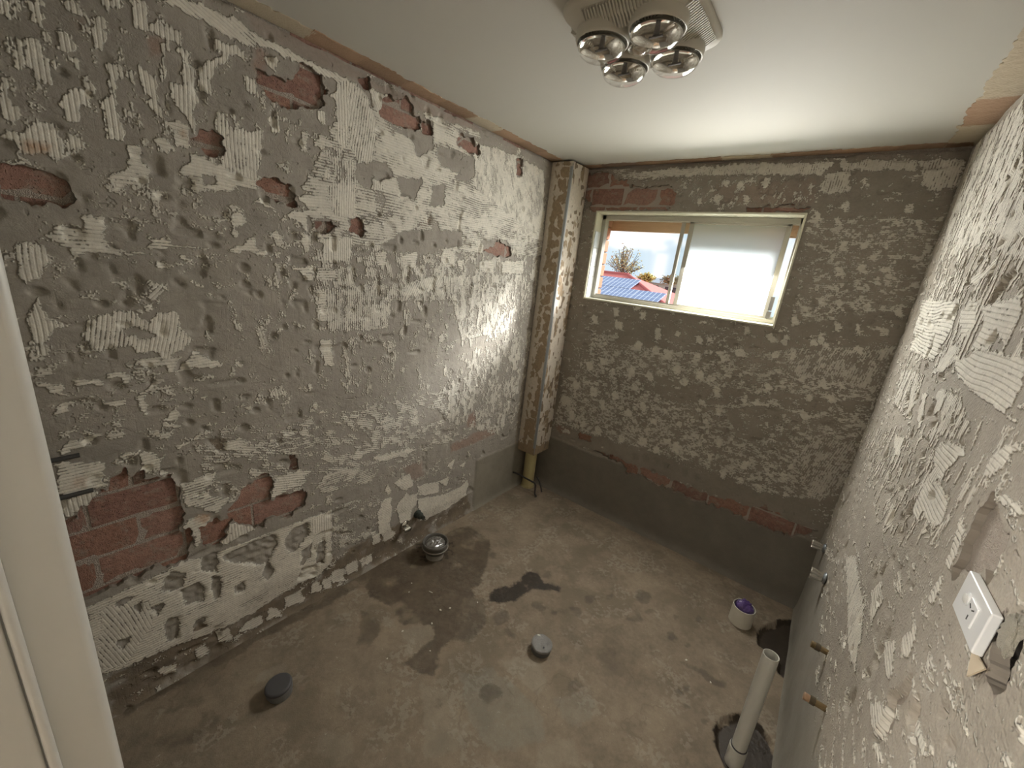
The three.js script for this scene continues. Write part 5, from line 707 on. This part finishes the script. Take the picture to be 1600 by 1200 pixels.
// ---------------------------------------------------------------- plumbing left in the room
const chromeM = mat(rgb(0.70, 0.69, 0.66), { metalness: 1, roughness: 0.18 }), brass = mat(rgb(0.24, 0.17, 0.085), { metalness: 0.7, roughness: 0.5, bumpMap: grainTex, bumpScale: 0.001 }), pvc = mat(rgb(0.55, 0.54, 0.49), { roughness: 0.45 }), black = mat(rgb(0.045, 0.042, 0.045), { roughness: 0.55 });
function shower(name, label, y, z, k, wear) {
  const t = thing(name, label, 'tap', [W, y, z], 'tap spindles on the right wall'); t.rotation.z = Math.PI / 2;
  mesh('wall_flange', lathe([[0.001, 0.004], [0.022, 0.004], [0.026, 0.008], [0.018, 0.014], [0.012, 0.016]].map(([a, b]) => [a * k, b]), 28), mat(rgb(0.34, 0.37, 0.40), { metalness: 0.8, roughness: 0.35 }), t);
  const pts = []; for (let i = 0; i < 48; i++) { const a = i / 48 * Math.PI * 2, r = (0.0175 + 0.0028 * Math.cos(a * wear)) * k; pts.push(new THREE.Vector2(Math.cos(a) * r, Math.sin(a) * r)); }
  const g = new THREE.ExtrudeGeometry(new THREE.Shape(pts), { depth: 0.040, bevelEnabled: true, bevelSize: 0.003, bevelThickness: 0.004, bevelSegments: 3, steps: 6 }), p = g.attributes.position; for (let i = 0; i < p.count; i++) { const s = 0.86 + 0.35 * p.getZ(i) / 0.05 * 0.8; p.setX(i, p.getX(i) * s); p.setY(i, p.getY(i) * s); } g.rotateX(-Math.PI / 2); g.translate(0, 0.018, 0); g.computeVertexNormals(); mesh('handle', g, chromeM, t);
  const sp = new THREE.CylinderGeometry(0.008, 0.008, 0.024, 14); sp.translate(0, 0.012, 0); mesh('spindle', sp, brass, t);
  return t;
}
shower('tap', 'chrome tap handle on the right wall, nearer the back corner', 0.531, 0.222, 0.95, 6);
shower('tap', 'larger fluted chrome tap handle, second from the back corner', 0.556, 0.545, 1.08, 7);
function stub(label, y, z, len, tip) {
  const t = thing('pipe_stub', label, 'pipe', [W, y, z], 'water pipe stubs on the right wall'); t.rotation.z = Math.PI / 2 - 0.04;
  mesh('tube', lathe([[0.006, -0.02], [0.0095, -0.02], [0.0095, len * 0.62], [0.006, len * 0.62]], 18), brass, t);
  const nut = new THREE.CylinderGeometry(0.0125, 0.0125, 0.014, 6); nut.translate(0, len * 0.6, 0); mesh('nut', nut, mat(rgb(0.12, 0.095, 0.06), { metalness: 0.6, roughness: 0.5 }), t);
  mesh('threaded_end', lathe([[0.001, len], [0.0105, len], [0.0115, len - 0.002], [0.0105, len - 0.004], [0.0115, len - 0.006], [0.0105, len - 0.008], [0.0115, len - 0.010], [0.0105, len - 0.012], [0.0105, len * 0.64]], 18), tip, t);
}
stub('brass pipe stub on the right wall, the one nearer the taps', 0.593, 1.067, 0.048, brass);
stub('brass and copper pipe stub on the right wall, nearest the tall grey pipe', 0.580, 1.296, 0.055, mat(rgb(0.5, 0.33, 0.22), { metalness: 0.7, roughness: 0.45 }));
{
  const t = thing('waste_pipe', 'tall open grey plastic pipe standing by the right wall', 'pipe', [1.82, -0.03, 1.125]); t.rotation.z = 0.012;
  mesh('pipe', lathe([[0.0215, 0.03], [0.0215, 0.545], [0.0235, 0.548], [0.0255, 0.546], [0.0255, 0.05], [0.0215, 0.03]], 36), pvc, t);
  mesh('coupling', lathe([[0.0257, 0.098], [0.0295, 0.098], [0.031, 0.094], [0.031, 0.0], [0.0257, 0.0]], 36), pvc, t);
  mesh('seal_ring', lathe([[0.0256, 0.102], [0.0285, 0.1015], [0.0285, 0.0985], [0.0256, 0.098]], 36), black, t);
}
{
  const t = thing('stub_pipe', 'short white plastic pipe in the floor stuffed with purple plastic', 'pipe', [1.712, 0, 0.365]);
  mesh('pipe', lathe([[0.050, -0.01], [0.050, 0.1], [0.0525, 0.103], [0.055, 0.1], [0.056, -0.01]], 40), mat(rgb(0.66, 0.63, 0.55), { roughness: 0.5 }), t);
  const g = new THREE.SphereGeometry(1, 48, 32), p = g.attributes.position; for (let i = 0; i < p.count; i++) { const x = p.getX(i), y = p.getY(i), z = p.getZ(i), n = 0.62 * Math.abs(vn(x * 4 + z * 2 + 9, y * 4 + z * 3) - 0.5) * 2 + 0.3 * vn(x * 9 + z * 5, y * 9 - z * 4); const k = 0.78 + 0.4 * n; p.setXYZ(i, x * 0.048 * Math.min(1, k), y * 0.05 * k + 0.0, z * 0.048 * Math.min(1, k)); } g.computeVertexNormals();
  const r = mesh('crumpled_plastic', g, new THREE.MeshPhysicalMaterial({ color: rgb(0.10, 0.055, 0.22), roughness: 0.3, clearcoat: 0.5 }), scene); r.position.set(1.712, 0.088, 0.365); r.userData = { label: 'crumpled purple plastic stuffed into the short white pipe', category: 'plastic bag' };
}
{
  const t = thing('pan_collar', 'grey toilet pan collar standing in the dark damp patch', 'pipe collar', [0.18, 0, 1.2]);
  const rub = mat(rgb(0.13, 0.12, 0.105), { roughness: 0.35 }), pale = mat(rgb(0.30, 0.28, 0.24), { roughness: 0.45 });
  mesh('pipe', lathe([[0.046, -0.02], [0.046, 0.045], [0.052, 0.045], [0.053, -0.02]], 40), pale, t);
  mesh('collar', lathe([[0.05, 0.036], [0.060, 0.038], [0.062, 0.048], [0.066, 0.052], [0.072, 0.062], [0.075, 0.082], [0.078, 0.092], [0.076, 0.102], [0.070, 0.104], [0.066, 0.096], [0.060, 0.072], [0.046, 0.060]], 44), rub, t);
  mesh('lip_ring', lathe([[0.0745, 0.064], [0.0785, 0.066], [0.0785, 0.070], [0.0750, 0.072]], 44), pale, t);
  const g = new THREE.SphereGeometry(1, 40, 24), p = g.attributes.position; for (let i = 0; i < p.count; i++) { const x = p.getX(i), y = p.getY(i), z = p.getZ(i), f = Math.abs(Math.sin(x * 7 + 2.2 * vn(x * 3, z * 5 + 2))) * 0.7 + 0.4 * vn(x * 6 + 3, z * 6); p.setXYZ(i, x * 0.058, y * (0.012 + 0.02 * f), z * 0.064); } g.computeVertexNormals();
  const r = mesh('plastic_wad', g, new THREE.MeshPhysicalMaterial({ color: rgb(0.20, 0.185, 0.165), roughness: 0.16, clearcoat: 0.7 }), scene); r.position.set(0.18, 0.082, 1.2); r.userData = { label: 'shiny grey plastic wad filling the toilet pan collar', category: 'plastic' };
}
{
  const t = thing('floor_cap', 'black rubber drain cap on the floor nearest the doorway', 'drain cap', [0.352, 0, 2.15]); t.rotation.z = 0.05; t.rotation.x = 0.10;
  mesh('cap', lathe([[0.001, 0.05], [0.04, 0.051], [0.047, 0.048], [0.0485, 0.042], [0.0465, 0.036], [0.046, 0.034]], 40), mat(rgb(0.085, 0.082, 0.086), { roughness: 0.6 }), t);
  mesh('rim', lathe([[0.046, 0.036], [0.0475, 0.033], [0.0475, 0.018], [0.044, 0.016], [0.041, -0.02]], 40), mat(rgb(0.16, 0.155, 0.15), { roughness: 0.5 }), t);
}
{
  const t = thing('floor_cap', 'grey dented metal drain cap in the middle of the floor', 'drain cap', [1.006, 0, 1.265]); t.rotation.z = -0.06;
  const g = lathe([[0.001, 0.036], [0.02, 0.035], [0.036, 0.037], [0.047, 0.039], [0.050, 0.035], [0.050, 0.028]], 44), p = g.attributes.position; for (let i = 0; i < p.count; i++) p.setY(i, p.getY(i) + (vn(p.getX(i) * 60 + 7, p.getZ(i) * 60) - 0.5) * 0.006); g.computeVertexNormals();
  mesh('cap', g, mat(rgb(0.26, 0.25, 0.235), { metalness: 0.6, roughness: 0.42, bumpMap: grainTex, bumpScale: 0.002 }), t);
  mesh('rim', lathe([[0.050, 0.029], [0.048, 0.02], [0.0455, -0.01]], 44), mat(rgb(0.1, 0.1, 0.095), { roughness: 0.5 }), t);
  const hole = new THREE.CylinderGeometry(0.004, 0.004, 0.004, 12); hole.translate(0.018, 0.0365, 0.012); mesh('pin_hole', hole, black, t);
  const c = mesh('fleck', new THREE.BoxGeometry(0.014, 0.003, 0.006), mat(rgb(0.8, 0.78, 0.7)), t); c.position.set(-0.034, 0.0395, -0.022); c.rotation.y = 0.5;
}
{
  const t = thing('stop_valve', 'small chrome stop valve low on the left wall', 'valve', [0, 0.165, 1.29]); t.rotation.z = -Math.PI / 2;
  mesh('wall_flange', lathe([[0.001, 0.004], [0.030, 0.004], [0.028, 0.010], [0.014, 0.018]], 28), chromeM, t);
  mesh('body', lathe([[0.001, 0.055], [0.012, 0.055], [0.013, 0.02], [0.009, 0.015]], 20), chromeM, t);
  const hd = new THREE.CylinderGeometry(0.014, 0.017, 0.03, 8); hd.rotateX(Math.PI / 2); hd.translate(0, 0.045, 0.022); mesh('handle', hd, chromeM, t);
  const u = thing('dark_plug', 'dark green corroded pipe plug beside the chrome stop valve', 'plug', [0, 0.197, 1.196]); u.rotation.z = -Math.PI / 2;
  const cor = mat(rgb(0.055, 0.062, 0.05), { roughness: 0.7, bumpMap: grainTex, bumpScale: 0.003 });
  mesh('plug', lathe([[0.001, 0.045], [0.014, 0.044], [0.022, 0.032], [0.021, 0.012], [0.028, 0.004], [0.028, 0.0]], 10), cor, u);
  const nut = new THREE.CylinderGeometry(0.013, 0.013, 0.018, 6); nut.translate(0, 0.052, 0); mesh('nut', nut, cor, u);
}
// steel rods let into the left wall by the door
for (const [y, z, label] of [[1.029, 2.524, 'upper dark steel rod in the left wall beside the door frame'], [0.904, 2.511, 'lower dark steel rod in the left wall beside the door frame']]) {
  const g = new THREE.CylinderGeometry(0.007, 0.007, DEPTH - z, 10); g.rotateX(Math.PI / 2); const r = mesh(numbered('steel_rod'), g, mat(rgb(0.07, 0.068, 0.065), { roughness: 0.55, metalness: 0.3 }), scene); r.position.set(0.004, y, (DEPTH + z) / 2); r.userData = { label, category: 'rod', group: 'steel rods by the door frame' };
}
// chips of tile and plaster lying on the floor
const chipSpots = [[0.506, 1.446, 9, 'longer white chip'], [0.532, 1.404, 8, 'white chip'], [0.536, 1.528, 7, 'white chip'], [0.262, 1.436, 5, 'tiny white chip'], [0.302, 1.484, 6, 'small white chip'], [0.383, 1.404, 9, 'thin white sliver'], [0.47, 1.652, 7, 'white chip'], [0.608, 1.278, 6, 'small white chip'], [1.555, 0.825, 8, 'white chip'], [1.673, 0.861, 6, 'small white chip'], [0.641, 1.629, 5, 'tiny white chip'], [0.534, 1.782, 5, 'tiny white chip']];
const where = ['in the damp patch, left of a pair', 'in the damp patch, right of a pair', 'below the pair in the damp patch', 'left in the damp patch nearer the wall', 'left in the damp patch farther from the wall', 'in the middle of the damp patch', 'at the front edge of the damp patch', 'beside the second damp streak', 'on the dry floor right of the metal cap', 'near the foot of the tall grey pipe', 'on the pale floor in front of the damp patch', 'on the floor between the two drain caps'];
const chipM = mat(rgb(0.72, 0.68, 0.58), { roughness: 0.8 });
chipSpots.forEach(([x, z, s, what], k) => { const g = new THREE.DodecahedronGeometry(0.5, 0); g.scale(s / 1000 * (k === 5 ? 3 : 1.7), s / 1000 * 0.7, s / 1000 * (k === 5 ? 0.6 : 1.2)); const c = mesh(numbered('plaster_chip'), g, chipM, scene); c.position.set(x, 0.004, z); c.rotation.y = k * 1.3; c.userData = { label: what + ' ' + where[k], category: 'chip', group: 'chips on the floor' }; });

// ---------------------------------------------------------------- outside
{
  const timber = mat(rgb(0.62, 0.42, 0.24), { roughness: 0.7, bumpMap: grainTex, bumpScale: 0.002 });
  const e = structure('trim_1', 'orange timber eave outside the window');
    mesh('fascia', bx(-1.6, 2.8, 2.042, 2.2, -0.30, -0.27), timber, e);
  mesh('roof_slope', (() => { const g = new THREE.BoxGeometry(5.4, 0.04, 1.3); g.rotateX(-0.36); g.translate(0.6, 2.50, 0.15); return g; })(), mat(rgb(0.3, 0.12, 0.09)), e);
  const o = structure('wall_outside', 'outer brick leaf beside the window');
  mesh('lintel', bx(-0.3, 2.2, 2.124, 2.5, -0.24, -0.135), mortarMat, o); mesh('mortar', bx(-0.3, 0.266, 1.2, 2.124, -0.235, -0.135), mortarMat, o); mesh('mortar', bx(1.45, 2.2, 1.2, 2.124, -0.235, -0.135), mortarMat, o); mesh('sill', bx(0.2, 1.5, 1.2, 1.55, -0.25, -0.135), mortarMat, o);
  for (const [a, b] of [[0.045, 0.275], [1.442, 1.67]]) for (let k = 0; k < 7; k++) mesh('brick', bx(a, b, 1.545 + k * 0.086, 1.545 + k * 0.086 + 0.076, -0.245, -0.137, 0.003), mat(rgb(0.45 + 0.04 * (k % 3), 0.22, 0.13)), o);
}
{
  const soil = structure('ground', 'ground outside below the window'); mesh('grass', bx(-60, 60, -3.3, -3.2, -110, -1.2), mat(rgb(0.10, 0.13, 0.05), { roughness: 1 }), soil);
  const lower = mesh('storey', bx(-3, 5, -3.2, -0.2, -0.3, 0.2), mat(rgb(0.4, 0.2, 0.13)), soil);
  // red roofed neighbour with solar panels
  const red = mat(rgb(0.58, 0.15, 0.13), { roughness: 0.8 }), R = thing('neighbour_house', 'red roofed neighbouring house seen through the open window half', 'house', [0, 0, 0]);
  const zr = -14, yr = 1.89, sl = 0.364, zf = -7.5, yf = yr - (zf - zr) * sl, xe = -5.35, V = (x, y, z) => [x, y, z];
  const quad = (pts) => { const g = new THREE.BufferGeometry(), p = []; for (let k = 1; k + 1 < pts.length; k++) p.push(...pts[0], ...pts[k], ...pts[k + 1]); g.setAttribute('position', new THREE.Float32BufferAttribute(p, 3)); g.computeVertexNormals(); return g; };
  const run = zf - zr, A = V(-16, yr, zr), B = V(xe, yr, zr), C = V(xe + run * 1.05, yf, zf), D = V(-22, yf, zf), E = V(xe + run * 1.05, yf, zr - run), F = V(-22, yf, zr - run);
  mesh('roof', mergeGeometries([quad([A, D, C, B]), quad([B, C, E]), quad([A, B, E, F])]), red, R);
  mesh('wall', bx(-21.5, xe + run - 0.3, -3.2, yf, zr - run + 0.4, zf - 0.4), mat(rgb(0.4, 0.22, 0.15)), R);
  const ridge = tube([A, B], 0.07, 4, 6), hip = tube([B, C], 0.07, 4, 6); mesh('ridge_cap', mergeGeometries([ridge, hip]), red, R);
  const pm = (() => { const n = 128, d = new Uint8Array(n * n * 4); for (let j = 0; j < n; j++) for (let i = 0; i < n; i++) { const o = (j * n + i) * 4, l = (i % 21 < 3) || (j % 64 < 2); d[o] = l ? 215 : 112; d[o + 1] = l ? 222 : 128; d[o + 2] = l ? 232 : 164; d[o + 3] = 255; } return new THREE.MeshStandardMaterial({ map: tex(d, n, n, true), roughness: 0.35 }); })();
  const pg = new THREE.BoxGeometry(1.0, 0.04, 1.02); let c = 0;
  for (let row = 0; row < 2; row++) for (let k = 0; k < (row ? 4 : 3); k++) {
    const z = zr + 1.22 + row * 1.0, x = (row ? -3.55 : -4.95) - k * 1.02 - (row ? 0 : (k > 1 ? 0.12 : 0));
    const s = mesh(numbered('solar_panel'), pg, pm, scene); s.rotation.x = Math.atan(sl); s.position.set(x, yr - (z - zr) * sl + 0.09, z);
    s.userData = { label: ['first', 'second', 'third', 'fourth'][k] + ' solar panel from the hip in the ' + (row ? 'lower' : 'upper') + ' row on the red roof', category: 'solar panel', group: row ? 'lower solar panels' : 'upper solar panels' }; c++;
  }
  // grey house farther off
  const hz = -30, wallM = mat(rgb(0.72, 0.71, 0.70)), gr = mat(rgb(0.26, 0.29, 0.34), { roughness: 0.8 }), G = thing('grey_house', 'distant pale house with a grey hipped roof beyond the red roof', 'house', [0, 0, 0]);
  mesh('wall', bx(-11.0, -3.5, -3.2, 1.7, hz - 7, hz), wallM, G); const e0 = V(-11.5, 1.66, hz + 0.5), e1 = V(-3, 1.66, hz + 0.5), e2 = V(-3, 1.66, hz - 7.5), e3 = V(-11.5, 1.66, hz - 7.5), r0 = V(-8.6, 2.42, hz - 3.5), r1 = V(-6.2, 2.42, hz - 3.5);
  mesh('roof', mergeGeometries([quad([e0, e1, r1, r0]), quad([e1, e2, r1]), quad([e2, e3, r0, r1]), quad([e3, e0, r0])]), gr, G);
  for (const x of [-10.4, -9.85, -8.95, -8.4, -7.4]) { const w = mesh('window', bx(x, x + 0.5, 0.75, 1.5, hz - 0.02, hz + 0.03), mat(rgb(0.75, 0.75, 0.75)), G); mesh('window_pane', bx(x + 0.06, x + 0.44, 0.8, 1.45, hz + 0.02, hz + 0.04), mat(rgb(0.09, 0.1, 0.12), { roughness: 0.2 }), w); }
  // tree with thin branches and yellow-green leaves, and shrubs
  const bark = mat(rgb(0.17, 0.13, 0.10)), leafMats = [mat(rgb(0.55, 0.50, 0.26), { roughness: 0.8, side: THREE.DoubleSide }), mat(rgb(0.36, 0.32, 0.20), { roughness: 0.8, side: THREE.DoubleSide }), mat(rgb(0.62, 0.54, 0.2), { roughness: 0.8, side: THREE.DoubleSide })];
  function tree(label, cx, cy, cz, rx, ry, leaves, size, mi, seed, branches) {
    const r = rngOf(seed), T = thing('tree', label, 'tree', [cx, -3.2, cz]), base = -3.2, br = [], lf = [];
    const foot = cy - ry - base; br.push(tube([[0, 0, 0], [0.05, foot * 0.5, 0.03], [0, foot, 0]], 0.09, 6, 6));
    for (let b = 0; b < branches; b++) {
      const a = r() * 6.28, el = 0.25 + r() * 1.25, d = [Math.cos(a) * Math.cos(el) * rx * 1.15, ry * 0.35 + Math.sin(el) * ry * 1.5, Math.sin(a) * Math.cos(el) * rx * 1.15], s = 0.7 + 0.3 * r();
      const pt = (t) => [d[0] * t * s + 0.08 * Math.sin(t * 5 + b), foot + d[1] * t * s - 0.05 * t, d[2] * t * s + 0.08 * Math.cos(t * 4 + b)];
      br.push(tube([pt(0), pt(0.35), pt(0.7), pt(1)], 0.016, 6, 4));
      for (let k = 0; k < leaves; k++) { const t = 0.45 + 0.6 * r(), p = pt(t), g = new THREE.PlaneGeometry(size * (0.6 + 0.8 * r()), size * (0.4 + 0.5 * r())); g.rotateX(r() * 6); g.rotateY(r() * 6); g.translate(p[0] + (r() - 0.5) * 0.28, p[1] + (r() - 0.5) * 0.28, p[2] + (r() - 0.5) * 0.28); lf.push(g); }
    }
    mesh('branches', mergeGeometries(br), bark, T); mesh('leaves', mergeGeometries(lf), leafMats[mi], T).userData.kind = 'stuff';
  }
  tree('sparse tree with pale yellow leaves behind the red roof', -9.75, 2.9, -23.5, 1.2, 1.08, 14, 0.085, 0, 11, 60);
  tree('yellow green bush just right of the sparse tree', -7.9, 1.95, -23, 0.55, 0.3, 26, 0.10, 2, 12, 40);
  tree('lower olive bush left of the grey house roof', -6.45, 1.98, -23.5, 0.7, 0.3, 22, 0.10, 1, 13, 40);
}
shade(scene);
renderer.render(scene, camera);
